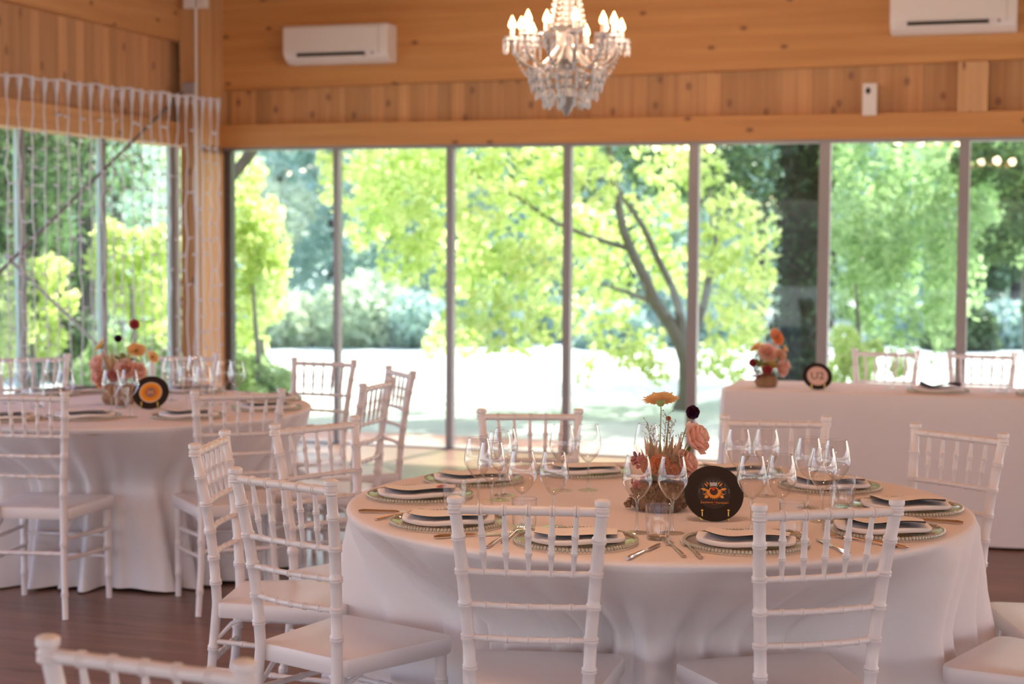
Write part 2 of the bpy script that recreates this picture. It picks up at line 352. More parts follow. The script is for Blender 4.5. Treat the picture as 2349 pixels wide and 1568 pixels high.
# ------------------------------------------------------------------ chandeliers
def chandelier(x, y, z, label):
    t = empty('chandelier', (x, y, z), .13, label, 'chandelier', 'crystal chandeliers')       # z = height of bulb base
    top = CZ - z
    MB().lathe([(.004, -.46), (.03, -.42), (.055, -.36), (.03, -.30), (.025, -.22), (.07, -.17), (.035, -.10), (.045, -.03), (.10, 0), (.03, .04), (.02, .12), (.035, .2), (.016, .3), (.012, top)], n=16).build('central_column', CRYSTAL_S, t)
    m_ = MB()
    for k in range(14):
        a = 2*PI*k/14
        for j in range(16):
            f = j/15; r = .065*(1-f)**1.3+.030; m_.ball((r*math.cos(a), r*math.sin(a), .0+.42*f), .0085, 6, 4)
    m_.build('bead_canopy', CRYSTAL, t)
    MB().lathe([(.05, -.012), (.06, 0), (.055, .02), (.01, .03)], Matrix.Translation((0, 0, top-.03)), 16).build('ceiling_rose', CRYSTAL_S, t)
    for k in range(12):
        a = 2*PI*k/12; R_ = Matrix.Rotation(a, 4, 'Z')
        arm = empty('arm', (0, 0, 0)); arm.parent = t; arm.rotation_euler = (0, 0, a)
        rr = .285 if k % 2 == 0 else .255; dz = -.015 if k % 2 == 0 else .0
        gr = [0, .16, .34, .52, .70, .86, 1]; pts = []
        for j in range(15):
            f = j/14; pts.append((np.interp(f, gr, [.04, .09, .14, .19, .235, .27, rr if rr > .28 else .262]), 0, np.interp(f, gr, [-.10, -.165, -.20, -.205, -.18, -.13, -.062])+dz*f))
        pts = [tuple((np.array(pts[max(j-1, 0)])+np.array(pts[j])+np.array(pts[min(j+1, 14)]))/3) if 0 < j < 14 else pts[j] for j in range(15)]
        MB().tube(pts, .0085, 8).build('arm_tube', CRYSTAL_S, arm)
        ez = pts[-1][2]
        MB().lathe([(.008, ez-.015), (.020, ez-.01), (.042, ez+.012), (.045, ez+.018), (.012, ez+.012)], Matrix.Translation((rr, 0, 0)), 12).build('drip_pan', CRYSTAL, arm)
        MB().lathe([(.012, ez+.01), (.0125, dz), (.010, dz+.002)], Matrix.Translation((rr, 0, 0)), 10).build('candle_sleeve', simple('ivory_sleeve', (.85, .72, .62), .4) if k == 0 and 'ivory_sleeve' not in bpy.data.materials else bpy.data.materials['ivory_sleeve'], arm)
        MB().lathe([(.010, dz), (.018, dz+.008), (.020, dz+.017), (.016, dz+.033), (.007, dz+.052), (.0008, dz+.066)], Matrix.Translation((rr, 0, 0)), 12).build('bulb', BULB, arm)
        m_ = MB(); m_.tube([(rr+.043*math.cos(2*PI*j/14), .043*math.sin(2*PI*j/14), ez+.004) for j in range(15)], .004, 5)
        for j in range(7):
            aa = 2*PI*j/7; m_.tube([(rr+.043*math.cos(aa), .043*math.sin(aa), ez+.004), (rr+.043*math.cos(aa), .043*math.sin(aa), ez-.055)], .002, 4)
            px, py = rr+.043*math.cos(aa), .043*math.sin(aa)
            m_.ball((px, py, ez+.002), .0075, 6, 4); m_.ball((px, py, ez-.026), .009, 6, 4, sc=(.8, .8, 2.1)); m_.ball((px, py, ez-.055), .007, 6, 4, sc=(.8, .8, 2.2))
        m_.build('crystal_drop', CRYSTAL, arm)
        # garland swagged from the arm back to the lower basket
        m_ = MB()
        for j in range(13):
            f = j/12; r = rr*(1-f)+.16*f; m_.ball((r, 0, ez-.02-.16*f-.06*math.sin(PI*f)), .008, 6, 4)
        for j in range(4):
            r = (.195, .183, .160, .118)[j]; z0_ = -.235-.042*j
            m_.ball((r, .02, z0_), .012, 6, 4); m_.ball((r, .02, z0_-.035), .011, 6, 4, sc=(.8, .8, 2.4)); m_.ball((r, -.03, z0_+.012), .012, 6, 4); m_.ball((r-.01, -.03, z0_-.03), .010, 6, 4, sc=(.8, .8, 2.4))
        m_.build('crystal_garland', CRYSTAL, arm)
    for (r, z_) in ((.19, -.225), (.18, -.275), (.15, -.32)):
        n = 24; MB().tube([(r*math.cos(2*PI*i/n), r*math.sin(2*PI*i/n), z_) for i in range(n+1)], .006, 6).build('basket_ring', CRYSTAL_S, t)
    ld = bpy.data.lights.new('chandelier_light', 'POINT'); ld.energy = LAMP_W/4; ld.color = (1.0, .68, .47); ld.shadow_soft_size = .05
    for k in range(4):
        lo = bpy.data.objects.new('chandelier_light', ld); COL.objects.link(lo); lo.parent = t; a = PI/4+k*PI/2; lo.location = (.34*math.cos(a), .34*math.sin(a), .07)
    return t
ch = chandelier(.275, 8.5, 2.635, 'crystal chandelier with lit candle bulbs hanging above the far tables')
index_children()
for i, (x, y, lb) in enumerate([(.05, 4.0, 'crystal chandelier above the near table, mirrored in the window glass'), (-1.26, -1.7, 'crystal chandelier behind the viewpoint'),
                    (3.6, 2.6, 'crystal chandelier over the right of the hall'), (-3.3, 3.6, 'crystal chandelier over the left of the hall')]):
    c = copy_tree(ch); c.location = (x, y, 2.60 if i == 0 else 2.65); c['label'] = lb

# ------------------------------------------------------------------ chairs
def ringed(path, r, rings, n=12, rr=1.22, w_=.006):
    """tube along a polyline with bamboo-like double rings at given fractions; r(f) radius"""
    P = [Vector(p) for p in path]; L = [0]
    for i in range(1, len(P)): L.append(L[-1]+(P[i]-P[i-1]).length)
    T = L[-1]
    def pt(s):
        s = min(max(s, 0), T)
        for i in range(1, len(P)):
            if s <= L[i]+1e-9: return P[i-1].lerp(P[i], (s-L[i-1])/(L[i]-L[i-1]))
        return P[-1]
    ss = sorted(set([0, T] + L + [T*k/8 for k in range(9)])); prof = [(s, r(s/T)) for s in ss if all(abs(s-g*T) > 3*w_ for g in rings) or s in (0, T)]
    for g in rings:
        c = g*T; b = r(g)
        prof += [(c-2.1*w_*.8, b), (c-1.3*w_*.8, b*rr), (c-.5*w_*.8, b*rr), (c, b*1.02), (c+.5*w_*.8, b*rr), (c+1.3*w_*.8, b*rr), (c+2.1*w_*.8, b)]
    prof.sort(); m_ = MB(); m_.tube([pt(s) for s, _ in prof], [q for _, q in prof], n); return m_

def post_xyz(z, s):
    """back post centre line at height z on side s"""
    zs = [0, .20, .44, .60, .76, .92]; xs = [.168, .150, .142, .150, .163, .178]; ys = [-.250, -.215, -.195, -.205, -.225, -.255]
    x = np.interp(z, zs, xs); y = np.interp(z, zs, ys); return Vector((s*x, y, z))
def make_chair():
    t = empty('chiavari_chair')
    m_ = MB()                                                  # seat: rounded trapezoid slab with soft top
    outl = []
    def rc(x, y, r, a0):
        for k in range(5): a = a0+PI/2*k/4; outl.append((x+r*math.cos(a), y+r*math.sin(a)))
    rc(.215-.03, .20-.03, .03, 0); rc(-.215+.03, .20-.03, .03, PI/2); rc(-.165+.015, -.19+.015, .015, PI); rc(.165-.015, -.19+.015, .015, 3*PI/2)
    outl = [(x, y + (.018*(1-(x/.215)**2) if y > .15 else 0)) for x, y in outl]; n = len(outl)
    vs = []
    for (sc, z) in ((.985, .395), (1, .400), (1, .434), (.985, .441), (.93, .444), (.5, .440)): vs += [(x*sc, y*sc, z) for x, y in outl]
    fs = [tuple(range(n))[::-1]] + [(k*n+i, k*n+(i+1) % n, (k+1)*n+(i+1) % n, (k+1)*n+i) for k in range(5) for i in range(n)] + [tuple(5*n+i for i in range(n))]
    m_.add(vs, fs).build('seat', CHAIR_M, t)
    for s in (-1, 1):
        zr = [.10, .30, .499, .574, .656, .738, .822]
        path = [post_xyz(z, s) for z in np.linspace(0, .905, 24)]
        def rad(f): return .0125 + .0030*min(1, f*2) - (.0007 if f > .9 else 0)
        m_ = ringed(path, rad, [z/.905 for z in zr])
        top = post_xyz(.905, s)
        m_.lathe([(.0148, -.022), (.0176, -.020), (.0176, -.015), (.0148, -.013), (.0176, -.010), (.0176, -.005), (.015, -.003), (.015, .001), (.0185, .004), (.0192, .010), (.0185, .016), (.013, .0195), (.002, .0205)], Matrix.Translation(top), 16)
        m_.build('back_post', CHAIR_M, t)
        ringed([(s*.19, .175, 0), (s*.185, .172, .40)], lambda f: .0125+.0045*f, [.25, .57, .8]).build('leg', CHAIR_M, t)
        for z in (.215, .30):
            a = post_xyz(z+.02, s); ringed([tuple(a), (s*.188, .174, z)], lambda f: .008, [.25, .5, .75]).build('side_stretcher', CHAIR_M, t)
        # curved corner bracket under the seat
        MB().tube([post_xyz(.33, s)+Vector((0, .012, 0)), Vector((s*.145, -.15, .375)), Vector((s*.152, -.10, .397))], [.006, .008, .006], 6).build('bracket', CHAIR_M, t)
    for z in (.18, .27): ringed([(-.188, .174, z), (.188, .174, z)], lambda f: .008, [.2, .4, .6, .8]).build('front_stretcher', CHAIR_M, t)
    a, b = post_xyz(.26, -1), post_xyz(.26, 1); ringed([a, b], lambda f: .009, [.2, .4, .6, .8]).build('rear_stretcher', CHAIR_M, t)
    g5 = [.17, .335, .5, .665, .83]
    rails = {}
    for z, bow, r_ in ((.893, .0, .0115), (.738, .008, .0082), (.656, .014, .0078), (.574, .018, .0078)):
        a, b = post_xyz(z, -1), post_xyz(z, 1)
        path = [a.lerp(b, k/12) + Vector((0, -bow*math.sin(PI*k/12), 0)) for k in range(13)]
        rails[z] = (a, b, bow)
        ringed(path, lambda f, r_=r_: r_, g5, 12, 1.25, .004).build('back_rail', CHAIR_M, t)
    for g in g5:
        p = rails[.893][0].lerp(rails[.893][1], g); q = rails[.738][0].lerp(rails[.738][1], g) + Vector((0, -.008*math.sin(PI*g), 0))
        ringed([p, q], lambda f: .0042+.0034*math.sin(PI*min(1, max(0, f)))**.8, [.40, .68], 10, 1.3, .004).build('spindle', CHAIR_M, t)
    return t
proto = make_chair(); index_children(); used = [False]
def place_chair(mx, my, fx, fy, label, group):
    l = math.hypot(fx, fy); fx /= l; fy /= l
    c = proto if not used[0] else copy_tree(proto); used[0] = True
    c.location = (mx+.255*fx, my+.255*fy, 0); c.rotation_euler = (0, 0, math.atan2(fy, fx)-PI/2)
    tag(c, label, 'chair', group); return (c.location.x, c.location.y, fx, fy)
G1, G2, G3 = 'chairs around the near round table', 'chairs around the far left round table', 'chairs behind the long table'
near = [place_chair(*a, G1) for a in [
    (.040, 3.845, .11, .99, 'white wooden chair in front centre, back turned, at the near round table'),
    (.75, 3.82, -.258, .966, 'white wooden chair at front right, its back covering the near table edge'),
    (-.60, 4.235, .61, .79, 'white wooden chair with large bare seat, left of the near table cloth'),
    (-.935, 5.03, .997, -.08, 'white wooden chair seen side-on, farthest left around the near table'),
    (-.667, 5.52, .73, -.68, 'white wooden chair facing right between the two round tables'),
    (.067, 5.93, .02, -1, 'white wooden chair behind the near table in front of the bright lawn'),
    (.93, 5.74, -.1, -1, 'white wooden chair behind the wine glasses against the long table cloth'),
    (1.48, 5.38, -.80, -.60, 'white wooden chair at right of the near table, backrest before long table'),
    (1.604, 4.067, -.8, .6, 'white wooden chair seat cut by the lower right corner of the photo'),
    (1.90, 4.72, -1, 0, 'white wooden chair seat at right edge, above the corner seat')]]
place_chair(-.548, 2.40, .40, .92, 'blurred white wooden chair top in the lower left foreground', 'foreground chairs')
far = [place_chair(*a, G2) for a in [
    (-1.96, 6.52, .12, .99, 'white wooden chair at the left photo edge, back turned, by the far round table'),
    (-1.11, 6.62, -.33, .94, 'white wooden chair back turned at right front of the far round table'),
    (-.585, 7.12, -.96, .27, 'white wooden chair facing left, before the bright window, nearer of the two'),
    (-.53, 7.80, -.92, -.39, 'white wooden chair seen narrow side-on, right of the far table, behind another'),
    (-.97, 8.42, -.40, -.92, 'white wooden chair behind the far table with the bright lawn behind it'),
    (-1.76, 8.76, 0, -1, 'white wooden chair behind the far table beside the pine column'),
    (-2.53, 8.60, .3, -.95, 'white wooden chair behind the far table at the left photo edge')]]
for a in [(2.15, 9.38, -.30, -.95, 'white wooden chair behind the long table, left of the two'), (2.66, 9.23, -.30, -.95, 'white wooden chair behind the long table, right of the two')]: place_chair(*a, G3)

# ------------------------------------------------------------------ tables and cloths
TZ = .765
def round_cloth(cx, cy, R, chairs, seed, label, flare=.05, hem=.012, amp=.15, spread=3):
    rnd = random.Random(seed); n = 360
    th = np.arange(n)*2*PI/n
    push = np.zeros(n)
    for (sx, sy, fx, fy) in chairs:
        for i in range(n):
            dx, dy = math.cos(th[i]), math.sin(th[i])
            # entry distance of the ray into the seat rectangle (grown a little)
            ox, oy = cx-sx, cy-sy; rx, ry = fy, -fx
            a0, a1 = ox*rx+oy*ry, dx*rx+dy*ry; b0, b1 = ox*fx+oy*fy, dx*fx+dy*fy
            tmin, tmax = -1e9, 1e9
            for (p, q, lo, hi) in ((a0, a1, -.235, .235), (b0, b1, -.23, .235)):
                if abs(q) < 1e-9:
                    if p < lo or p > hi: tmin, tmax = 1, 0
                    continue
                u, v_ = (lo-p)/q, (hi-p)/q
                tmin, tmax = max(tmin, min(u, v_)), min(tmax, max(u, v_))
            if tmin < tmax and 0 < tmin < R+flare+.02: push[i] = max(push[i], R+flare+.02-tmin)
    dil = np.array([max(push[(i+k) % n] for k in range(-spread, spread+1)) for i in range(n)])
    hw = spread+3; kern = np.hanning(2*hw+3)[1:-1]; kern /= kern.sum()
    dil = np.array([sum(kern[k+hw]*dil[(i+k) % n] for k in range(-hw, hw+1)) for i in range(n)])
    dil = np.maximum(dil, push)
    fr = [(rnd.choice((7, 9, 11)), rnd.uniform(0, 6.28), .7), (rnd.choice((15, 17, 19)), rnd.uniform(0, 6.28), .7), (rnd.choice((26, 29, 33)), rnd.uniform(0, 6.28), .7), (4, rnd.uniform(0, 6.28), .6)]
    fold = sum(a*np.sin(f*th+p) for f, p, a in fr)
    fr += [(rnd.choice((38, 43)), rnd.uniform(0, 6.28), .5)]
    prof = [(0, TZ), (.3, TZ), (.6, TZ), (R-.03, TZ), (R-.012, TZ-.0015), (R-.003, TZ-.006), (R, TZ-.014)]
    vs = []; fs = []
    for (r, z) in prof: vs += [(max(r, 1e-4)*math.cos(a), max(r, 1e-4)*math.sin(a), z) for a in th]
    zz = [.735, .70, .66, .62, .57, .52, .48, .44, .38, .30, .22, .14, .07, hem]
    for z in zz:
        g = (TZ-z)/TZ
        k = min(1, max(0, (TZ-.01-z)/.29)); k = k*k*(3-2*k)*.35+k*.65
        k2 = 1 if z < .42 else 1
        sharp = sum(a_*np.sin(f_*(th+.16*g*np.sin(3*th+1))+p_) for f_, p_, a_ in fr)
        for i, a in enumerate(th):
            free = max(0, 1-dil[i]/.12)
            r = R + flare*g**.8 + amp*g**.75*sharp[i]*.5*(.65+.35*free) - dil[i]*k
            if dil[i] > .1 and z < .40: r = min(r, R+flare+.02-push[i])
            if z <= hem: r += .012
            vs.append((r*math.cos(a), r*math.sin(a), z + (0.004*math.sin(9*a) if z <= hem else 0)))
    K = len(prof)+len(zz)
    for k in range(K-1):
        for i in range(n): j = (i+1) % n; fs.append((k*n+i, (k+1)*n+i, (k+1)*n+j, k*n+j))
    o = MB().add(vs, fs).build('tablecloth', CLOTH_M, smooth=True); o.location = (cx, cy, 0); o.data.set_sharp_from_angle(angle=PI)
    return tag(o, label, 'tablecloth', 'round white tablecloths')
def round_table(cx, cy, R, label):
    t = empty('round_table', (cx, cy, 0), 0, label, 'table', 'round banquet tables')
    tm = simple('plywood', (.45, .3, .18), .6) if 'plywood' not in bpy.data.materials else bpy.data.materials['plywood']
    MB().lathe([(.001, TZ-.035), (R-.03, TZ-.035), (R-.03, TZ-.012), (.001, TZ-.012)], n=48).build('tabletop', tm, t)
    MB().lathe([(.2, 0), (.2, .02), (.03, .04), (.03, TZ-.04), (.15, TZ-.035)], n=20).build('pedestal', ALU, t)
C1 = (.428, 4.78); C2 = (-1.83, 7.52); RT = .90
round_cloth(*C1, .91, [c for k, c in enumerate(near) if k != 3], 5, 'white floor-length cloth over the near round table, centre of the photo', flare=.08)
round_table(*C1, RT, 'round banquet table hidden under the near white cloth')
round_cloth(*C2, RT, far, 11, 'white floor-length cloth over the far round table at left', amp=.14, spread=20, flare=.02)
round_table(*C2, RT, 'round banquet table hidden under the far left white cloth')
# long table, parallel to the window wall
LA = Vector((1.095, 8.59, 0)); LL, LD = 2.9, .62
t = empty('long_table', LA, TH, 'long rectangular table hidden under white cloth before the right windows', 'table')
MB().box((LL/2, LD/2, TZ-.03), (LL-.05, LD-.05, .03)).build('tabletop', bpy.data.materials['plywood'], t, smooth=False)
for x in (.15, LL-.15):
    for y in (.1, LD-.1): MB().box((x, y, (TZ-.045)/2), (.04, .04, TZ-.045)).build('leg', ALU, t, smooth=False)
per = []
def seg(a, b, n):
    for k in range(n): per.append((a[0]+(b[0]-a[0])*k/n, a[1]+(b[1]-a[1])*k/n))
rr = .03
seg((rr, 0), (LL-rr, 0), 120); seg((LL, rr), (LL, LD-rr), 24); seg((LL-rr, LD), (rr, LD), 120); seg((0, LD-rr), (0, rr), 24)
n = len(per); vs = []; fs = []
for (sh, z) in ((.04, TZ), (.012, TZ-.0005), (.004, TZ-.005), (0, TZ-.014), (0, .66), (0, .5), (0, .35), (0, .2), (0, .015)):
    g = (TZ-z)/TZ
    for i, (x, y) in enumerate(per):
        cxn = min(max(x, .15), LL-.15); cyn = min(max(y, .15), LD-.15); d = Vector((x-cxn, y-cyn)); d.normalize()
        s_ = -sh + .035*g + .010*g*math.sin(i*.21)*math.sin(i*.07+1) + .006*g*math.sin(i*.55)
        vs.append((x+d.x*s_, y+d.y*s_, z))
for k in range(8):
    for i in range(n): j = (i+1) % n; fs.append((k*n+i, (k+1)*n+i, (k+1)*n+j, k*n+j))
fs.append(tuple(range(n)))
o = MB().add(vs, fs).build('tablecloth', CLOTH_M); o.location = LA; o.rotation_euler = (0, 0, TH)
tag(o, 'white floor-length cloth over the long table at right', 'tablecloth')

# ------------------------------------------------------------------ tableware
def wine_glass():
    t = empty('wine_glass'); h = .205
    MB().lathe([(.0055, .088), (.012, .092), (.022, .103), (.032, .118), (.0392, .133), (.0405, .144), (.0385, .162), (.0335, .185), (.0285, h)], n=32, caps=False).build('bowl', WINE, t)
    MB().tube([(.0285*math.cos(2*PI*i/32), .0285*math.sin(2*PI*i/32), h) for i in range(33)], .0007, 5).build('rim', STEM, t)
    MB().lathe([(.0065, .092), (.005, .086), (.0034, .075), (.0031, .04), (.0036, .015), (.006, .006), (.010, .0035)], n=12, caps=False).build('stem', STEM, t)
    MB().lathe([(.001, .0005), (.033, .0005), (.0335, .0015), (.028, .0025), (.010, .0036), (.004, .006)], n=32, caps=False).build('foot', CHARGER, t)
    return t
def tumbler():
    t = empty('water_tumbler'); h = .09
    MB().lathe([(.001, .007), (.024, .007), (.028, .010), (.0315, .03), (.033, .06), (.0335, h)], n=32, caps=False).build('cup', WINE, t)
    MB().lathe([(.001, .0005), (.026, .0005), (.029, .004), (.0285, .009), (.024, .0068), (.001, .0068)], n=32, caps=False).build('thick_base', STEM, t)
    MB().tube([(.0335*math.cos(2*PI*i/32), .0335*math.sin(2*PI*i/32), h) for i in range(33)], .0008, 5).build('rim', STEM, t)
    return t
RP = .156
def charger():
    t = empty('charger_plate')
    MB().lathe([(.001, .002), (.105, .002), (.118, .006), (RP-.006, .010), (RP-.004, .012), (.118, .009), (.104, .0045), (.001, .0045)], n=64, caps=False).build('plate', CHARGER, t)
    m_ = MB(); n = 102
    for k in range(n): a = 2*PI*k/n; m_.ball((math.cos(a)*RP, math.sin(a)*RP, .009), .0049, 8, 6, sc=(1, 1, 1.25))
    m_.build('beaded_rim', BEAD, t); return t
def napkin():
    """white napkin folded to a soft half-round pad"""
    m_ = MB(); n = 26; vs = []; fs = []
    out_ = [(.125*math.cos(PI+PI*k/(n-1)), .075*math.sin(PI+PI*k/(n-1))-.01) for k in range(n)] + [(.125-.25*k/10, .045+.012*math.sin(PI*k/10)) for k in range(11)]
    N_ = len(out_)
    for sc, z in ((.98, 0), (1, .004), (1, .009), (.97, .012), (.6, .013)): vs += [(x*sc, y*sc, z+.003*math.sin(x*30)) for x, y in out_]
    for k in range(4): fs += [(k*N_+i, k*N_+(i+1) % N_, (k+1)*N_+(i+1) % N_, (k+1)*N_+i) for i in range(N_)]
    fs += [tuple(range(N_))[::-1], tuple(4*N_+i for i in range(N_))]
    return m_.add(vs, fs).build('napkin', NAPKIN_M)
def card():
    """folded card whose near edge curls up and shows its dark back"""
    t = empty('menu_card'); nx, ny = 17, 9
    def srf(dz):
        vs = [];
        for j in range(ny):
            for i in range(nx):
                x = -.105+.21*i/(nx-1); y = -.065+.115*j/(ny-1); e = max(0, (-.0-y)/.065)
                cur = .055*(1-(x/.105)**2)
                vs.append((x, y - (.012*(1-(x/.105)**2) if j == 0 else 0), dz + .012*e**1.5*(.45+.55*(x/.105)**2) + .004*math.sin(x*35)))
        return vs, [(j*nx+i, j*nx+i+1, (j+1)*nx+i+1, (j+1)*nx+i) for j in range(ny-1) for i in range(nx-1)]
    a, f = srf(.0025); MB().add(a, f).build('card_front', CARD_M, t)
    a, f = srf(.0006); MB().add(a, [q[::-1] for q in f]).build('card_back', PURPLE_M, t)
    return t
def fork():
    m_ = MB()
    m_.tube([(0, -.105, .003), (0, -.06, .005), (0, 0, .006), (0, .035, .008), (0, .05, .006)], [.0055, .0048, .0026, .0024, .004], 8)
    m_.box((0, .056, .006), (.021, .016, .0022)); m_.ball((0, -.103, .003), .0075, 8, 5, sc=(1, 1.3, .45))
    for k in range(4): x = -.009+.006*k; m_.tube([(x, .06, .006), (x, .085, .004), (x*.95, .103, .008)], [.0016, .0014, .0008], 6)
    return m_.build('fork', STEEL)
def knife():
    t = empty('knife')
    MB().tube([(0, -.115, .005), (0, -.10, .0052), (0, -.05, .005), (0, -.012, .0048), (0, 0, .004)], [.004, .0062, .005, .0042, .003], 8).build('handle', STEEL, t)
    vs = [(-.002, 0), (.002, 0), (.009, .015), (.010, .075), (.006, .105), (0, .112), (-.004, .10), (-.0035, .02)]
    n = len(vs); MB().add([(x, y, .003) for x, y in vs]+[(x, y, .0045) for x, y in vs], [tuple(range(n))[::-1], tuple(range(n, 2*n))]+[(i, (i+1) % n, (i+1) % n+n, i+n) for i in range(n)]).build('blade', STEEL, t, smooth=False)
    return t
def spoon():
    m_ = MB().tube([(0, -.10, .003), (0, -.05, .005), (0, .02, .007), (0, .045, .005)], [.005, .004, .0022, .003], 8)
    m_.ball((0, .072, .005), .019, 14, 8, sc=(1, 1.5, .3)); return m_.build('spoon', STEEL)
PROTO = {'wine': wine_glass(), 'tumbler': tumbler(), 'charger': charger(), 'napkin': napkin(), 'card': card(), 'fork': fork(), 'knife': knife(), 'spoon': spoon()}
CAT = dict(wine='wine glass', tumbler='glass tumbler', charger='charger plate', napkin='napkin', card='menu card', fork='fork', knife='knife', spoon='spoon')
index_children(); first = {k: True for k in PROTO}
def put(kind, x, y, z, rz, label, group):
    c = PROTO[kind] if first[kind] else copy_tree(PROTO[kind]); first[kind] = False
    c.location = (x, y, z); c.rotation_euler = (0, 0, rz)
    return tag(c, label, CAT[kind], group)

NT, FT, LT = 'on the near round table', 'on the far round table', 'on the long table'
near_g = [
 (.332, 4.275, 'wine glass in front of the moss pot, left of the pair'), (.425, 4.272, 'wine glass touching the left side of the dark disc'),
 (.638, 4.30, 'wine glass touching the right side of the dark disc'), (.718, 4.312, 'wine glass second to the right of the dark disc'),
 (.686, 4.91, 'wine glass behind the disc, before the rear right chair, left one'), (.771, 4.91, 'wine glass behind the disc, before the rear right chair, right one'),
 (.86, 4.70, 'wine glass at right cluster, rear left of its three'), (.856, 4.465, 'tall-looking wine glass at right cluster, nearest of its three'), (.93, 4.645, 'wine glass at right cluster, rightmost of all'),
 (-.095, 4.65, 'leftmost wine glass of the near table'), (-.055, 4.56, 'wine glass in the left cluster, just right of the leftmost'),
 (-.02, 4.90, 'wine glass at the back of the left cluster, farthest'), (-.035, 4.81, 'wine glass in the left cluster, just before the farthest one'),
 (.03, 4.37, 'wine glass above the front centre chair rail, left of the pair'), (.115, 4.355, 'wine glass above the front centre chair rail, right of the pair'),
 (.157, 5.0, 'wine glass before the rear chair post, left of the pair'), (.237, 5.01, 'wine glass before the rear chair post, right of the pair'),
 (.42, 5.04, 'wine glass half hidden behind the orange gerbera stem')]
for x, y, lb in near_g: put('wine', x, y, TZ, 0, 'empty stemmed '+lb, 'wine glasses '+NT)
for x, y, lb in [(.38, 4.185, 'clear water tumbler in front of the wine glass pair by the disc'), (-.16, 4.59, 'clear water tumbler beside the leftmost wine glasses'),
    (.035, 4.275, 'clear water tumbler seen between the front centre chair spindles'), (.735, 4.24, 'clear water tumbler behind the front right chair post'),
    (.968, 4.72, 'clear water tumbler at right, farther of two'), (.922, 4.53, 'clear water tumbler at right, nearer of two')]:
    put('tumbler', x, y, TZ, 0, lb, 'water tumblers '+NT)
near_p = [(.165, 4.13, 'behind the front centre chair back'), (.596, 4.11, 'in front of the dark disc at right'), (-.17, 4.40, 'at the left, nearer of two'),
 (-.272, 4.86, 'at the far left with the red tag'), (-.12, 5.18, 'behind the left glass cluster'), (.239, 5.38, 'at the back before the rear chair'),
 (.74, 5.38, 'hidden behind the disc and glasses'), (.995, 5.08, 'at the back right behind the right glasses'), (1.14, 4.68, 'at the right edge, farther of two'), (.99, 4.31, 'at the right edge, nearer of two')]
def setting(x, y, c, ph, sfx, turn=0, k=0, cards=True, cz=1.0):
    a = turn-.10
    put('charger', x, y, TZ+.0005, a, 'clear glass charger with beaded rim '+ph, 'charger plates '+sfx)
    put('napkin', x, y, TZ+.0095, a+.1, 'white folded napkin on the charger '+ph, 'napkins '+sfx)
    if cards: c_ = put('card', x-.01*math.sin(a), y+.0, TZ+.029, a, 'curled card with dark back '+ph, 'menu cards '+sfx); c_.scale.z = cz
for k, (x, y, ph) in enumerate(near_p):
    # lay each setting so that its curled edge turns towards the sitter
    setting(x, y, C1, ph, NT, [.02, -.18, .0, .16, .1, .1, .05, -.05, -.10, -.08][k], cz=[.5, 1, .55, .7, .6, .4, .8, 1, 1.15, 1.15][k])
o = MB().box((.075, -.02, .0065), (.016, .034, .002)).build('red_tag', RED_M); o.location = (-.272, 4.86, TZ+.034); o.rotation_euler = (0, 0, -.35)
tag(o, 'small dark red tag on the far left menu card', 'tag')

def lay(kind, p, q, label):
    """cutlery from tip pixel p to handle pixel q on the near table"""
    a = at(*p, z=TZ+.004); b = at(*q, z=TZ+.004); mid = (a+b)/2; d = a-b
    put(kind, mid.x, mid.y, TZ+.0008, math.atan2(d.y, d.x)-PI/2, label, kind+'s '+NT if kind != 'knife' else 'knives '+NT)
lay('fork', (1524, 1236), (1572, 1278), 'steel fork between the two front chargers, left one')
lay('fork', (1562, 1238), (1612, 1282), 'steel fork between the two front chargers, right one')
lay('knife', (1507, 1249), (1447, 1278), 'steel knife right of the front centre charger')
lay('knife', (1190, 1221), (992, 1233), 'steel knife before the left charger, behind the front chair post')
lay('fork', (1198, 1209), (1152, 1243), 'steel fork left of the front centre charger, upper one')
lay('fork', (1168, 1222), (1122, 1252), 'steel fork left of the front centre charger, lower one')
lay('knife', (1008, 1175), (824, 1173), 'steel knife at the left edge between the two left chargers')
lay('knife', (1882, 1241), (1938, 1268), 'steel knife seen between the front right chair spindles')
lay('fork', (1912, 1228), (2034, 1250), 'steel fork before the right charger, inner one')
lay('fork', (1945, 1230), (2068, 1254), 'steel fork before the right charger, outer one')
lay('knife', (2030, 1186), (2196, 1199), 'steel knife at the far right cloth edge')
lay('spoon', (985, 1168), (850, 1193), 'steel spoon at the left cloth edge')
lay('fork', (1990, 1192), (2110, 1201), 'steel fork between the two right chargers')

# far round table
for px, ry, lb in [(255, 848, 'before the left flowers, left one'), (297, 848, 'before the left flowers, right one'), (150, 846, 'left of the left flowers, nearest'), (122, 822, 'left of the left flowers, behind the nearest'),
    (20, 824, 'at the left photo edge, left one'), (50, 820, 'at the left photo edge, right one'), (392, 820, 'right of the orange disc, leftmost'), (428, 838, 'right of the orange disc, second'),
    (466, 840, 'behind the far table chair post, nearer'), (448, 815, 'behind the far table chair post, farther'), (515, 826, 'near the right rim, left of two'), (543, 829, 'near the right rim, right of two'), (318, 815, 'behind the left flowers')]:
    p = at(px, ry, z=TZ+.205); put('wine', p.x, p.y, TZ, 0, 'blurred empty wine glass '+lb+', far round table', 'wine glasses '+FT)
for px, py, lb in [(85, 912, 'left of the blurred flowers'), (478, 908, 'behind the far chair spindles'), (279, 912, 'before the blurred flowers')]:
    p = at(px, py, z=TZ+.045); put('tumbler', p.x, p.y, TZ, 0, 'blurred clear water tumbler '+lb+', far round table', 'water tumblers '+FT)
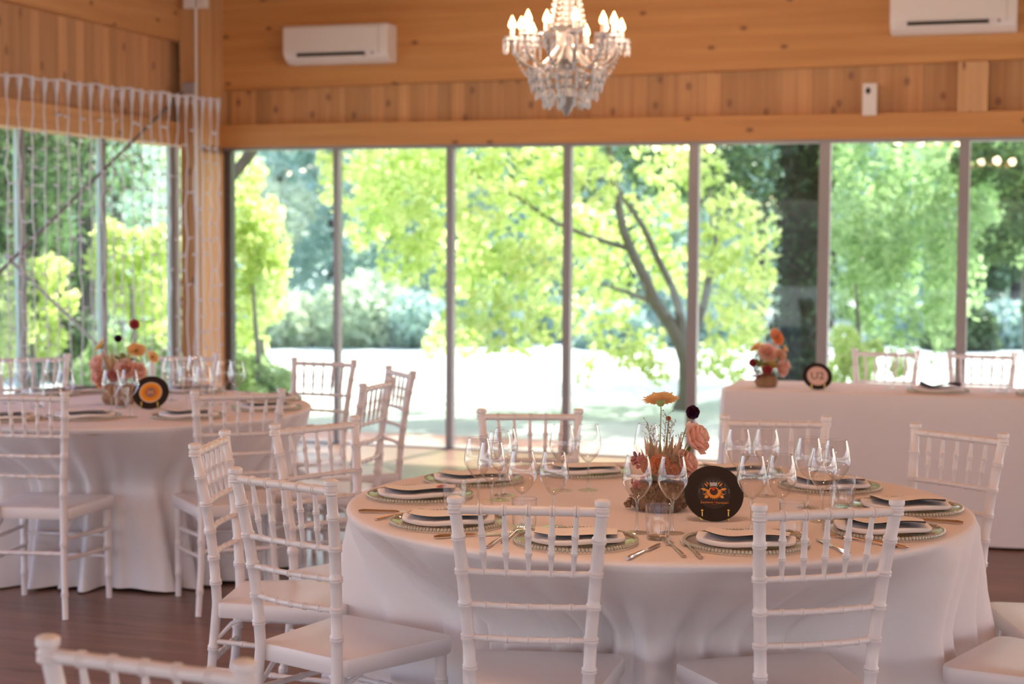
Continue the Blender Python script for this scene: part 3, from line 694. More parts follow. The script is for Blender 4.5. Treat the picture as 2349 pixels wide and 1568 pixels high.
for k, (px, py, ph) in enumerate([(193, 958, 'at the front of the far table'), (432, 957, 'before the orange disc of the far table'), (8, 962, 'of the far table by the photo edge'),
    (612, 938, 'at the right of the far table, nearer'), (640, 916, 'at the right of the far table, farther'), (110, 905, 'at the far table left rear'), (200, 898, 'behind the left flowers'), (470, 893, 'at the far table back right')]):
    p = at(px, py, z=TZ); d = Vector((p.x-C2[0], p.y-C2[1])); r = min(d.length, .73); d.normalize()
    setting(C2[0]+d.x*r, C2[1]+d.y*r, C2, ph, FT, 0, k)
# long table
def LP(u, v_): p = LA + Matrix.Rotation(TH, 3, 'Z') @ Vector((u, v_, 0)); return p.x, p.y
for u, v_, lb in [(.86, .34, 'right of the pink-label disc, left one'), (.95, .36, 'right of the pink-label disc, right one'), (1.36, .36, 'between the two rear chairs, left one'), (1.45, .37, 'between the two rear chairs, right one')]:
    x, y = LP(u, v_); put('wine', x, y, TZ, 0, 'blurred wine glass on long table '+lb, 'wine glasses '+LT)
x, y = LP(1.42, .27); put('tumbler', x, y, TZ, 0, 'blurred water tumbler on the long table between the rear chairs', 'water tumblers '+LT)
for u, v_, ph in [(1.03+.08, .20, 'on the long table, left of two'), (1.65, .20, 'on the long table, right of two')]:
    x, y = LP(u, v_); setting(x, y, LP(u, 2), ph, LT, 0, cz=2.2)

# ------------------------------------------------------------------ record discs on gold stands
def text_mesh(s, size):
    c = bpy.data.curves.new('t', 'FONT'); c.body = s; c.size = size; c.align_x = 'CENTER'; c.align_y = 'CENTER'; c.resolution_u = 3
    o = bpy.data.objects.new('t', c); COL.objects.link(o); dg = bpy.context.evaluated_depsgraph_get()
    me = bpy.data.meshes.new_from_object(o.evaluated_get(dg)); vs = [tuple(q.co) for q in me.vertices]; fs = [tuple(p.vertices) for p in me.polygons]
    bpy.data.objects.remove(o); bpy.data.curves.remove(c); return vs, fs
FONTM = {}
def cm(name, col, r=.45):
    if name not in FONTM: FONTM[name] = simple(name, col, r)
    return FONTM[name]
def record(x, y, rz, R, style, label):
    t = empty('record_disc', (x, y, TZ), rz, label, 'vinyl record table sign', 'record discs')
    tilt = Matrix.Translation((0, .012, R*.87+.003)) @ Matrix.Rotation(math.radians(90-30), 4, 'X')
    # disc in its own plane: z towards the viewer
    MB().lathe([(.001, -.0012), (R, -.0012), (R+.0006, 0), (R, .0012)] + [(R*f, .0012+.0003*(k % 2)) for k, f in enumerate(np.linspace(.97, .60, 14))] + [(.001, .0012)], tilt, 72).build('disc', VINYL, t)
    T2 = tilt
    def flat(name, vs, fs, m_, dz, k=1): return MB().add([(a, b, dz) for a, b, *_ in vs], fs, T2).build(name, m_, t, smooth=False)
    def circle(r, n=40, cx=0, cy=0): return [(cx+r*math.cos(2*PI*i/n), cy+r*math.sin(2*PI*i/n)) for i in range(n)], [tuple(range(n))]
    def petal(cx, cy, a, l, w_): 
        c, s = math.cos(a), math.sin(a); pp = [(0, -w_*.35), (l*.35, -w_), (l, 0), (l*.35, w_), (0, w_*.35)]
        return [(cx+p*c-q*s, cy+p*s+q*c) for p, q in pp]
    if style == 'sun':
        v1, f1 = circle(R*.56); flat('centre_label', v1, f1, cm('label_black', (.035, .028, .03), .3), .0020)
        m_ = MB()
        for k in range(9):
            xx = -R*.5+R*k*.125; hh = math.sqrt(max(0, (R*.53)**2-xx*xx)); m_.add([(xx, -hh*.1, .0023), (xx+R*.03, -hh*.1, .0023), (xx+R*.03, hh*.9, .0023), (xx, hh*.9, .0023)], [(0, 1, 2, 3)], T2)
        m_.build('curtain_stripe', cm('label_grey', (.10, .11, .11)), t, smooth=False)
        m_ = MB(); o_ = cm('emblem_orange', (.75, .28, .04)); cy = R*.06
        for k in range(26):
            a = -PI*1.08+PI*1.16*k/25; pp = petal(math.cos(a)*R*.17, cy+math.sin(a)*R*.17, a, R*(.14 if k % 2 else .10), R*.018); m_.add([(a_, b_, .0026) for a_, b_ in pp], [tuple(range(5))], T2)
        for a, l, w_, d in ((PI*.93, R*.2, R*.05, R*.26), (PI*.07, R*.2, R*.05, R*.26), (-PI*.80, R*.14, R*.065, R*.27), (-PI*.20, R*.14, R*.065, R*.27), (PI*.76, R*.17, R*.025, R*.27), (PI*.24, R*.17, R*.025, R*.27), (PI*.68, R*.14, R*.02, R*.29), (PI*.32, R*.14, R*.02, R*.29), (-PI*.90, R*.13, R*.02, R*.27), (-PI*.10, R*.13, R*.02, R*.27)):
            pp = petal(math.cos(a)*d, cy+math.sin(a)*d, a, l, w_); m_.add([(a_, b_, .0027) for a_, b_ in pp], [tuple(range(5))], T2)
        n = 40; ring = [(math.cos(2*PI*i/n), math.sin(2*PI*i/n)) for i in range(n)]
        m_.add([(a*R*.175, cy+b*R*.175, .0027) for a, b in ring]+[(a*R*.14, cy+b*R*.14, .0027) for a, b in ring], [(i, (i+1) % n, n+(i+1) % n, n+i) for i in range(n)], T2)
        m_.build('sun_emblem', o_, t, smooth=False)
        v1, f1 = circle(R*.14, 30, 0, cy); flat('dark_face', v1, f1, cm('emblem_dark', (.05, .02, .02)), .0028)
        v1, f1 = circle(R*.062, 24, -R*.015, cy+R*.09); flat('red_stone', v1, f1, cm('emblem_red', (.55, .05, .02), .3), .0034)
        flat('hat_crown', [(-R*.12, cy+R*.14), (R*.11, cy+R*.14), (R*.125, cy+R*.32), (-R*.12, cy+R*.32)], [(0, 1, 2, 3)], cm('emblem_silver', (.42, .40, .40)), .0032)
        n = 12; br = [(-R*.27+R*.54*k/n, cy+R*.10+R*.04*math.sin(PI*k/n)) for k in range(n+1)]+[(R*.27-R*.54*k/n, cy+R*.12+R*.07*math.sin(PI*k/n)) for k in range(n+1)]
        flat('hat_brim', br, [tuple(range(len(br)))], cm('emblem_brim', (.03, .03, .03)), .0033)
        for s_, sz, px_, py_, mm in (('Zucchero', .084, -R*.27, -R*.33, o_), ('Fornaciari', .084, R*.27, -R*.35, o_), ('SUGAR', .042, -R*.01, -R*.335, cm('emblem_red', 0)), ('SUGAR', .05, 0, -R*.40, cm('emblem_deep', (.25, .06, .02)))):
            vs, fs = text_mesh(s_, R*sz*1.25); flat('lettering', [(a+px_, b+py_) for a, b, c in vs], fs, mm, .0026)
    elif style == 'u2':
        v1, f1 = circle(R*.70); flat('centre_label', v1, f1, cm('label_pink', (.72, .50, .44)), .0020)
        vs, fs = text_mesh('U2', R*.78); flat('lettering', [(a, b) for a, b, c in vs], fs, cm('label_ink', (.03, .02, .02)), .0026)
    else:
        v1, f1 = circle(R*.62); flat('centre_label', v1, f1, cm('label_cream', (.75, .55, .42)), .0020)
        v1, f1 = circle(R*.56); flat('orange_ring', v1, f1, cm('ring_orange', (.80, .30, .01)), .0023)
        m_ = MB()
        for k in range(28):
            a = 2*PI*k/28; pp = petal(math.cos(a)*R*.30, math.sin(a)*R*.30, a, R*.13, R*.02); m_.add([(a_, b_, .0026) for a_, b_ in pp], [tuple(range(5))], T2)
        m_.build('ring_lettering', cm('ring_red', (.55, .10, .02)), t, smooth=False)
        v1, f1 = circle(R*.30); flat('centre_medallion', v1, f1, cm('medallion', (.30, .16, .12)), .0028)
        m_ = MB()
        for sx in (-1, 1): m_.add([(a_, b_, .0031) for a_, b_ in petal(sx*R*.12, -R*.05, PI/2-sx*.9, R*.22, R*.06)], [tuple(range(5))], T2)
        m_.build('flower_mark', cm('mark_red', (.6, .06, .02)), t, smooth=False)
        m_ = MB()
        for k in range(2): m_.box((0, 0, .0034), (R*.42, R*.05, .0004), T2 @ Matrix.Rotation((.5, -.5)[k], 4, 'Z'))
        m_.build('crossed_mark', cm('mark_tan', (.62, .40, .25)), t, smooth=False)
    # stand: two front prongs, feet and back support
    for s_ in (-1, 1):
        m_ = MB().tube([(s_*R*.44, .055, .003), (s_*R*.44, -.010, .003), (s_*R*.44, -.022, .006), (s_*R*.44, -.020, .030)], .0022, 8)
        m_.ball((s_*R*.44, -.020, .032), .0042, 10, 6); m_.build('stand_prong', GOLD, t)
    MB().tube([(-R*.44, .055, .003), (R*.44, .055, .003)], .0022, 8).build('stand_bar', GOLD, t)
    MB().tube([(0, .055, .003), (0, .046, R*1.0)], .0022, 8).build('stand_back', GOLD, t)
record(.560, 4.47, .02, .082, 'sun', 'black record disc with orange sun emblem on gold stand, near table')
p = at(345, 938, z=TZ); record(p.x, p.y, .05, .082, 'ring', 'black record disc with orange ring label on the far round table')
x, y = LP(.50, .10); record(x, y, -.05, .077, 'u2', 'black record disc with pale pink U2 label on the long table')

# ------------------------------------------------------------------ flower arrangements
def petals(m_, c, axis, n, r0, l, w_, up=0.2, jitter=.1, rnd=random, layers=1, curl=0, mi=0):
    ax = Vector(axis).normalized(); q = ax.to_track_quat('Z', 'Y').to_matrix()
    for L_ in range(layers):
        for k in range(n):
            a = 2*PI*(k+.5*L_)/n + rnd.uniform(-jitter, jitter); ll = l*rnd.uniform(.88, 1.08)*(1-.18*L_); u = up+.28*L_
            R_ = q @ Matrix.Rotation(a, 3, 'Z')
            vs = []
            for (f, ww) in ((0, .35), (.35, .9), (.7, 1), (.92, .6), (1, .12)):
                x = r0 + ll*f*math.cos(u); z = ll*f*math.sin(u) + curl*ll*f*f
                for s_ in (-1, 0, 1): vs.append(R_ @ Vector((x, s_*w_*ww, z - (0.12*w_ if s_ == 0 else 0))) + Vector(c))
            m_.add(vs, [(3*i+j, 3*i+j+1, 3*i+j+4, 3*i+j+3) for i in range(4) for j in range(2)], mi=mi)
def rose(m_, c, axis, R_, rnd):
    ax = Vector(axis).normalized(); q = ax.to_track_quat('Z', 'Y').to_matrix()
    for L_, (n, rr_, hh, op) in enumerate([(3, .25, 1.0, .05), (4, .42, .98, .12), (5, .62, .92, .3), (5, .82, .8, .55), (6, 1.0, .62, .9)]):
        for k in range(n):
            a = 2*PI*(k+.37*L_)/n+rnd.uniform(-.15, .15); R3 = q @ Matrix.Rotation(a, 3, 'Z'); vs = []
            for j in range(6):
                f = j/5; rad = R_*(rr_*(.35+.65*f**.6) + op*.22*f**3); z = R_*(-.45+1.35*hh*f - op*.25*f**3)
                for s_ in (-1, -.5, 0, .5, 1):
                    th = s_*PI/n*1.45*(.55+.45*math.sin(PI*min(1, f*.8+.15))); rd = rad*(1+.06*(abs(s_) > .9)*f)
                    vs.append(R3 @ Vector((rd*math.cos(th), rd*math.sin(th), z - R_*.12*s_*s_*f)) + Vector(c))
            m_.add(vs, [(5*i+j, 5*i+j+1, 5*i+j+6, 5*i+j+5) for i in range(5) for j in range(4)])
def pom(m_, c, r, rnd, n=46):
    for k in range(n):
        z = 1-2*(k+.5)/n; a = k*2.4; d = Vector((math.sqrt(1-z*z)*math.cos(a), math.sqrt(1-z*z)*math.sin(a), z))
        petals(m_, Vector(c)+d*r*.45, d, 4, 0, r*.5, r*.22, .5, .3, rnd)
PET = {}
def pm(name, col, tr=.55):
    if name not in PET: PET[name] = leafmat(name, tuple(c*.85 for c in col), col, tr)
    return PET[name]
MOSS = simple('dried_moss', (.23, .14, .085), .95, noise=.7, nscale=60, bump=1, bscale=80)
STEMM = simple('green_stem', (.30, .33, .10), .6)
def stem(m_, pts, r=.0018): m_.tube(pts, r, 6)
def arrangement(x, y, base_r, label, spec, seed, scale=1.0, potmat=None, pothigh=.075):
    rnd = random.Random(seed); t = empty('flower_arrangement', (x, y, TZ), 0, label, 'flower arrangement', 'table flower arrangements'); t.scale = (scale,)*3
    # rough moss-wrapped pot
    m_ = MB(); nn = 40; prof = [(.8, 0), (1, .012), (1.04, .03), (.98, .05), (.9, pothigh), (.5, pothigh+.008), (.05, pothigh+.01)]; vs = []
    for (r, z) in prof:
        for i in range(nn): k = 1+rnd.uniform(-.09, .09); vs.append((base_r*r*k*math.cos(2*PI*i/nn), base_r*r*k*math.sin(2*PI*i/nn), max(0, z+rnd.uniform(-.004, .004)) if z > 0 else 0))
    fs = [(k*nn+i, k*nn+(i+1) % nn, (k+1)*nn+(i+1) % nn, (k+1)*nn+i) for k in range(len(prof)-1) for i in range(nn)]
    m_.add(vs, fs)
    if potmat is None:
        for k in range(380):
            a = rnd.uniform(0, 2*PI); zz = rnd.uniform(.004, pothigh); rr_ = base_r*rnd.uniform(.92, 1.08); p = Vector((rr_*math.cos(a), rr_*math.sin(a), zz)); q = p+Vector((rnd.uniform(-.014, .014), rnd.uniform(-.014, .014), rnd.uniform(-.003, .016)))
            m_.tube([p, (p+q)/2+Vector((0, 0, .004)), q], [.0022, .003, .001], 4)
        for k in range(5): m_.ball((-base_r*1.12-.004*k+rnd.uniform(-.004, .004), -.01+rnd.uniform(-.006, .006), .012+.006*(k % 3)), .006, 5, 4)
    m_.build('moss_pot', potmat or MOSS, t)
    for kind, x_, y_, z_, r_, ax, col in spec:
        nm = {'gerbera': 'gerbera', 'rose': 'rose', 'pom': 'scabiosa', 'carnation': 'carnation', 'spear': 'dried_leaf', 'gyp': 'dried_sprig', 'berry': 'berry_cluster', 'leaf': 'green_leaf', 'tulip': 'petal_cluster'}[kind]
        c = Vector((x_, y_, z_)); A = Vector(ax).normalized(); m_ = MB()
        if kind == 'gerbera':
            petals(m_, c, A, 24, .006, r_, r_*.15, .30, .06, rnd, 2, -.12); g = m_.build(nm, pm(*col), t)
            m2 = MB(); m2.lathe([(.002, -.014), (.008, -.012), (.0135, -.004), (.014, .001)], Matrix.Translation(c) @ A.to_track_quat('Z', 'Y').to_matrix().to_4x4(), 14); m2.build('calyx', STEMM, g)
            m2 = MB(); m2.ball(c+A*.002, .009, 10, 6, sc=(1, 1, .5)); m2.build('flower_centre', cm('gerbera_centre', (.35, .16, .03)), g)
        elif kind == 'rose': rose(m_, c, A, r_, rnd); g = m_.build(nm, pm(*col), t)
        elif kind in ('pom', 'carnation'): pom(m_, c, r_, rnd, 46 if kind == 'pom' else 60); g = m_.build(nm, pm(*col), t)
        elif kind == 'tulip': petals(m_, c, A, 6, .003, r_, r_*.35, .9, .2, rnd, 2, -.2); g = m_.build(nm, pm(*col), t)
        elif kind == 'spear':
            b = Vector((x_*.25, y_*.25, pothigh*.7)); d = c-b
            n_ = 8; vs = []; sd_ = d.cross(Vector((rnd.uniform(-.3, .3), 1, 0))).normalized()
            for i in range(n_+1):
                f = i/n_; wv = r_*math.sin(PI*min(1, f*.9+.1))*(1-f*.35); p = b+d*f
                vs += [p-sd_*wv, p+Vector((0, -r_*.3, 0))*math.sin(PI*f), p+sd_*wv]
            m_.add(vs, [(3*i+j, 3*i+j+1, 3*i+j+4, 3*i+j+3) for i in range(n_) for j in range(2)]); g = m_.build(nm, pm(*col), t)
        elif kind == 'gyp':
            b = Vector((x_*.3, y_*.3, pothigh)); m_.tube([b, (b+c)/2, c], .0009, 5)
            for k in range(26):
                f = rnd.uniform(.45, 1); p = b.lerp(c, f); q = p+Vector((rnd.uniform(-.02, .02), rnd.uniform(-.015, .015), rnd.uniform(.004, .02))); m_.tube([p, q], .0005, 4); m_.ball(q, rnd.uniform(.0013, .0026), 5, 4)
            g = m_.build(nm, pm(*col), t)
        elif kind == 'berry':
            for k in range(14): m_.ball(c+Vector((rnd.uniform(-1, 1), rnd.uniform(-.7, .7), rnd.uniform(-.8, .8)))*r_, r_*.33, 6, 5)
            g = m_.build(nm, pm(*col), t)
        elif kind == 'leaf': petals(m_, c, A, 5, .002, r_, r_*.28, .4, .5, rnd); g = m_.build(nm, pm(*col), t)
        if kind in ('gerbera', 'pom', 'rose', 'carnation') and z_ > .12:
            m2 = MB(); b = Vector((x_*.3, y_*.3, pothigh)); e = c-A*(.012 if kind == 'gerbera' else r_*.4); stem(m2, [b, b.lerp(e, .5)+Vector((x_*.02, 0, .01)), e-A*.012, e]); m2.build('stem', STEMM, g)
    return t
OR = ('gerbera_orange', (.97, .68, .32)); PEACH = ('rose_peach', (.95, .64, .53)); DK = ('scabiosa_dark', (.07, .012, .04)); TERR = ('carnation_orange', (.82, .38, .20))
TAN = ('dried_tan', (.72, .50, .32)); TAN2 = ('dried_brown', (.48, .32, .19)); PINK = ('berry_pink', (.78, .30, .30)); DRY = ('sprig_buff', (.62, .46, .34)); GRN = ('leaf_olive', (.20, .24, .06)); RED = ('flower_red', (.62, .10, .10)); PUR = ('leaf_burgundy', (.24, .06, .09))
s1 = [('gerbera', -.0, -.01, .312, .049, (-.02, .42, .9), OR), ('pom', .092, -.01, .282, .025, (.5, -.1, .8), DK), ('rose', .100, -.015, .207, .044, (.75, -.35, .45), PEACH),
      ('rose', .072, -.03, .138, .036, (.7, -.4, .4), PEACH), ('carnation', -.005, -.05, .135, .040, (0, -.8, .6), TERR), ('carnation', -.035, -.035, .128, .028, (-.5, -.6, .5), TERR),
      ('carnation', .035, -.05, .118, .028, (.4, -.8, .4), TERR), ('berry', -.062, -.03, .142, .020, (0, 0, 1), PINK), ('berry', -.060, -.045, .085, .018, (0, 0, 1), PINK), ('berry', .068, -.05, .095, .012, (0, 0, 1), RED),
      ('leaf', .070, -.01, .165, .03, (.7, -.3, -.1), GRN), ('leaf', .060, -.04, .105, .028, (.7, -.5, .1), PUR), ('leaf', -.065, -.02, .15, .022, (-.7, -.5, .4), PUR), ('berry', .055, -.02, .155, .018, (0, 0, 1), DRY)]
rs = random.Random(2)
for k in range(13): s1.append(('spear', -.06+.125*k/12+rs.uniform(-.006, .006), rs.uniform(-.03, .01), rs.uniform(.175, .235), rs.uniform(.010, .016), (0, 0, 1), TAN if k % 3 else TAN2))
for k, (x_, z_) in enumerate([(-.035, .25), (.018, .272), (.035, .255), (-.02, .235), (.06, .22)]): s1.append(('gyp', x_, .0, z_, .01, (0, 0, 1), DRY))
s1.append(('carnation', .025, .01, .262, .009, (0, 0, 1), TERR))
arrangement(.425, 4.655, .075, 'flower arrangement with orange gerbera and peach rose in moss pot, near table', s1, 3)
s2 = [('pom', .003, -.01, .30, .022, (0, -.2, 1), DK), ('carnation', .075, 0, .365, .030, (.3, -.2, .9), ('carnation_red', (.62, .13, .13))), ('gerbera', .085, -.01, .245, .045, (.2, -.5, .7), OR), ('gerbera', -.075, -.01, .265, .045, (-.8, -.2, .5), OR),
      ('rose', .045, -.05, .165, .042, (.3, -.8, .4), PEACH), ('carnation', -.01, -.06, .135, .032, (0, -.9, .3), ('carnation_red', 0)), ('rose', .10, -.03, .150, .038, (.8, -.5, .2), PEACH), ('rose', -.09, -.02, .185, .04, (-.7, -.5, .4), PEACH),
      ('rose', -.085, -.03, .13, .036, (-.6, -.7, .3), PEACH), ('tulip', -.06, -.04, .10, .04, (-.3, -.6, .1), TERR), ('leaf', .03, -.02, .20, .05, (.2, -.4, 1), GRN), ('gerbera', .155, 0, .215, .03, (.6, -.4, .4), OR)]
for k in range(12): s2.append(('spear', -.075+.15*k/11, rs.uniform(-.03, .02), rs.uniform(.21, .27), .012, (0, 0, 1), TAN if k % 3 else TAN2))
p = at(272, 926, z=TZ); arrangement(p.x, p.y, .07, 'blurred orange and red flower arrangement on the far round table', s2, 8, 1.02, simple('brown_bark_pot', (.30, .17, .09), .9, noise=.4, nscale=40), .09)
s3 = [('gerbera', .045, -.01, .265, .050, (.7, -.75, .45), ('gerbera_deep', (.92, .36, .14))), ('gerbera', -.055, 0, .21, .035, (-.6, -.2, .7), OR), ('rose', .0, -.03, .185, .045, (0, -.8, .5), PEACH), ('rose', .07, -.01, .17, .035, (.7, -.5, .5), ('rose_cream', (.86, .58, .40))),
      ('carnation', -.075, -.02, .13, .030, (-.6, -.5, .3), RED), ('carnation', -.005, -.055, .095, .034, (0, -.9, .2), ('carnation_red', 0)), ('rose', .075, -.03, .10, .04, (.7, -.6, .2), PEACH), ('leaf', -.03, -.04, .13, .04, (0, -.8, .4), GRN),
      ('leaf', .03, -.03, .12, .04, (.3, -.8, .4), ('leaf_yellow', (.55, .40, .10))), ('leaf', -.055, -.04, .07, .03, (-.5, -.6, .2), PUR), ('tulip', .10, -.02, .12, .035, (.9, -.2, .3), PEACH), ('tulip', .09, -.01, .2, .03, (.9, -.1, .5), OR)]
for k in range(8): s3.append(('spear', -.04+.1*k/7, 0, rs.uniform(.17, .21), .010, (0, 0, 1), TAN))
x, y = LP(.22, .17); arrangement(x, y, .058, 'blurred pink and orange flower arrangement on the long table corner', s3, 12, 1.0, bpy.data.materials['brown_bark_pot'], .06)

# ------------------------------------------------------------------ outside
LAWN = simple('lawn_grass', (.40, .47, .41), .95, noise=.3, nscale=1.3, spec=.1)
m = MB().box((0, 42, -.09), (240, 150, .06)); o = m.build('lawn', LAWN, smooth=False); tag(o, 'sunlit lawn outside the windows', kind='structure')
m = MB().box((UW/2, .48, -.04), (UW+3, .78, .05)); room(m.build('terrace_kerb', simple('red_brown_decking', (.34, .20, .15), .7, noise=.15), smooth=False), 'reddish terrace strip outside the back windows')
m = MB().box((-.55, -VD/2, -.04), (.9, VD, .05)); room(m.build('terrace_kerb', simple('grey_paving', (.42, .40, .37), .7, noise=.15), smooth=False), 'grey paving strip outside the left windows')

def foliage(name, blobs, n, size, mt, parent, seed, droop=0.0, shell=.55):
    """blobs: (x,y,z,rx,ry,rz); n folded leaves spread over them, in local space"""
    rg = np.random.default_rng(seed); B = np.array(blobs, float); vol = (B[:, 3]*B[:, 4]*B[:, 5])**.67; pr = vol/vol.sum()
    k = rg.choice(len(B), n, p=pr); d = rg.normal(size=(n, 3)); d /= np.linalg.norm(d, axis=1)[:, None]; r = shell+(1-shell)*rg.random(n)**.7
    c = B[k, :3]+d*r[:, None]*B[k, 3:6]; c[:, 2] -= droop*rg.random(n)
    c[:, 2] = np.maximum(c[:, 2], .05)
    a = rg.normal(size=(n, 3)); a[:, 2] -= droop*2.0; a /= np.linalg.norm(a, axis=1)[:, None]; b = np.cross(a, rg.normal(size=(n, 3))); b /= np.linalg.norm(b, axis=1)[:, None]; nn_ = np.cross(a, b)
    s_ = size*rg.uniform(.6, 1.3, n)[:, None]
    V = np.stack([c-a*s_, c+b*s_*.45+nn_*s_*.15, c+a*s_, c-b*s_*.45+nn_*s_*.15], 1).reshape(-1, 3)
    me = bpy.data.meshes.new(name); me.vertices.add(4*n); me.vertices.foreach_set('co', V.ravel()); me.loops.add(6*n); me.polygons.add(2*n)
    base = np.arange(n)[:, None]*4; idx = np.concatenate([base+np.array([0, 1, 2]), base+np.array([0, 2, 3])], 1).ravel()
    me.loops.foreach_set('vertex_index', idx.astype(np.int32)); me.polygons.foreach_set('loop_start', np.arange(0, 6*n, 3, dtype=np.int32)); me.update(calc_edges=True); me.validate()
    me.materials.append(mt); o_ = bpy.data.objects.new(name, me); COL.objects.link(o_)
    if parent: o_.parent = parent
    return o_
BARK = simple('tree_bark', (.14, .135, .12), .9, noise=.35, nscale=8, bump=.8, bscale=20)
BARK_D = simple('dark_bark', (.045, .04, .035), .95, noise=.4, nscale=8)
YG = leafmat('leaves_yellow_green', (.46, .62, .18), (.84, .92, .44), .6)
MG = leafmat('leaves_mid_green', (.26, .42, .17), (.52, .70, .34), .5)
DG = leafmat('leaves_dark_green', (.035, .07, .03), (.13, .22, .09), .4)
TEAL = leafmat('leaves_haze_teal', (.30, .45, .37), (.58, .74, .62), .5)  # distance haze painted into the leaf colour as pale grey-teal
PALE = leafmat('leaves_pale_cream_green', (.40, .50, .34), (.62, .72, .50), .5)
GZ = -.06
def tree(x, y, label, blobs, n, size, mt, seed, trunk=None, tm=None, cat='tree', group='trees beyond the windows', droop=0, name='garden_tree', shell=.55):
    t_ = empty(name, (x, y, GZ), 0, label, cat, group)
    if trunk:
        for j, (pts, rad) in enumerate(trunk): MB().tube(pts, rad, 10).build('trunk' if j == 0 else 'branch', tm or BARK, t_)
    if n: foliage('foliage', blobs, n, size, mt, t_, seed, droop, shell)
    return t_
def rb(rnd, x0, x1, z0, z1, n, r, dy=.8): return [(rnd.uniform(x0, x1), rnd.uniform(-dy, dy), rnd.uniform(z0, z1), rnd.uniform(.6, 1.2)*r, rnd.uniform(.6, 1.1)*r, rnd.uniform(.6, 1.1)*r) for _ in range(n)]
R0 = random.Random(21)
# central yellow-green tree: trunk positions follow the photo at Y = 15.5
YT = 15.5
def tp(px, py, dy=0):
    p_ = at(px, py, Y=YT); return (p_.x-at(1572, 900, Y=YT).x, dy, p_.z-GZ)
base = at(1572, 900, Y=YT)
trunk = [([(0, 0, 0), tp(1576, 900), tp(1574, 830), tp(1560, 785), tp(1535, 740), tp(1500, 690), tp(1480, 640), tp(1455, 590), tp(1430, 530), tp(1415, 450), tp(1400, 380), (-.9, 0, 4.2)], [.13, .085, .075, .07, .066, .06, .055, .05, .045, .04, .034, .02]),
         ([tp(1570, 800), tp(1555, 700), tp(1545, 660, .1), tp(1510, 590, .15), tp(1480, 520, .2), tp(1440, 460, .3), tp(1410, 400, .4)], [.05, .042, .038, .034, .03, .025, .02]),
         ([tp(1490, 690), tp(1440, 670), tp(1375, 650, -.1)], [.03, .022, .01]),
         ([tp(1440, 570), tp(1360, 545), tp(1270, 510, -.2), tp(1180, 450, -.3), tp(1080, 400, -.4)], [.03, .024, .02, .016, .01]),
         ([tp(1574, 830), tp(1620, 700, .2), tp(1650, 560, .3), tp(1640, 430, .4)], [.05, .04, .03, .02])]
bl = []
for (px, py, r_) in [(820, 350, .30), (900, 360, .3), (990, 380, .28), (1080, 360, .3), (1180, 370, .3), (860, 440, .24), (830, 520, .2), (950, 520, .25), (930, 600, .24), (1010, 470, .22), (1100, 470, .28), (1130, 560, .28), (1200, 470, .26), (1220, 580, .26), (1090, 640, .25), (1190, 680, .25), (1070, 730, .2), (1140, 745, .2), (1060, 790, .16),
    (1010, 755, .10), (990, 790, .12), (1200, 790, .12), (1350, 420, .26), (1390, 560, .26), (1340, 600, .25), (1400, 640, .22), (1340, 720, .2), (1400, 760, .22), (1440, 800, .16), (1500, 780, .15), (1490, 830, .14), (1350, 830, .1), (1300, 350, .3), (1340, 860, .08), (1540, 350, .3), (1540, 480, .24), (1620, 560, .25), (1650, 480, .22), (1640, 650, .26), (1700, 600, .25), (1720, 680, .25), (1660, 740, .24), (1740, 760, .2), (1650, 830, .2), (1690, 850, .15), (1760, 520, .18), (1610, 380, .24), (1520, 620, .2), (1440, 470, .2)]:
    q = tp(px, py, R0.uniform(.35, 1.3) if 1370 < px < 1600 and py < 760 else R0.uniform(-1.0, .8)); bl.append((*q, r_*1.1, r_*1.1, r_))
for (px, py, r_) in [(810, 420, .3), (870, 380, .3), (940, 440, .28), (1000, 400, .3), (1050, 540, .26), (980, 560, .2), (1150, 620, .26), (1260, 430, .3), (1270, 660, .25), (1290, 520, .28), (1040, 640, .2), (1240, 720, .2), (1120, 690, .2), (890, 480, .2), (1350, 500, .25), (1440, 690, .2), (1500, 560, .22), (1580, 620, .25), (1740, 640, .2)]:
    q = tp(px, py, R0.uniform(.35, 1.3) if 1370 < px < 1600 and py < 760 else R0.uniform(-1.0, .8)); bl.append((*q, r_*1.1, r_*1.1, r_))
for k in range(14): bl.append((R0.uniform(-3.2, 1.2), R0.uniform(-1, 1), R0.uniform(2.9, 4.6), .6, .6, .5))
tree(base.x, YT, 'yellow-green leafy tree with slanting forked trunk on the lawn, centre', bl, 17000, .062, YG, 1, trunk, droop=.06)
# big dark ivy-covered trunk
yy = 18.0; c = at(1838, 700, Y=yy); c2 = at(1825, 870, Y=yy)
iv = [(0, 0, z, .34, .34, .35) for z in np.arange(.1, 5.2, .25)] + [(-.10, 0, .3, .42, .4, .5), (.25, 0, 2.4, .3, .3, .4), (.3, 0, 3.0, .35, .3, .4), (-.5, 0, 3.1, .3, .3, .3)]
tree(c.x, yy, 'thick dark ivy-covered tree trunk behind the long table', iv, 9000, .05, leafmat('ivy_leaves', (.02, .035, .02), (.085, .125, .065), .25), 2, [([(0, 0, 0), (.0, 0, 2), (.05, 0, 6)], [.24, .22, .20])], BARK_D)
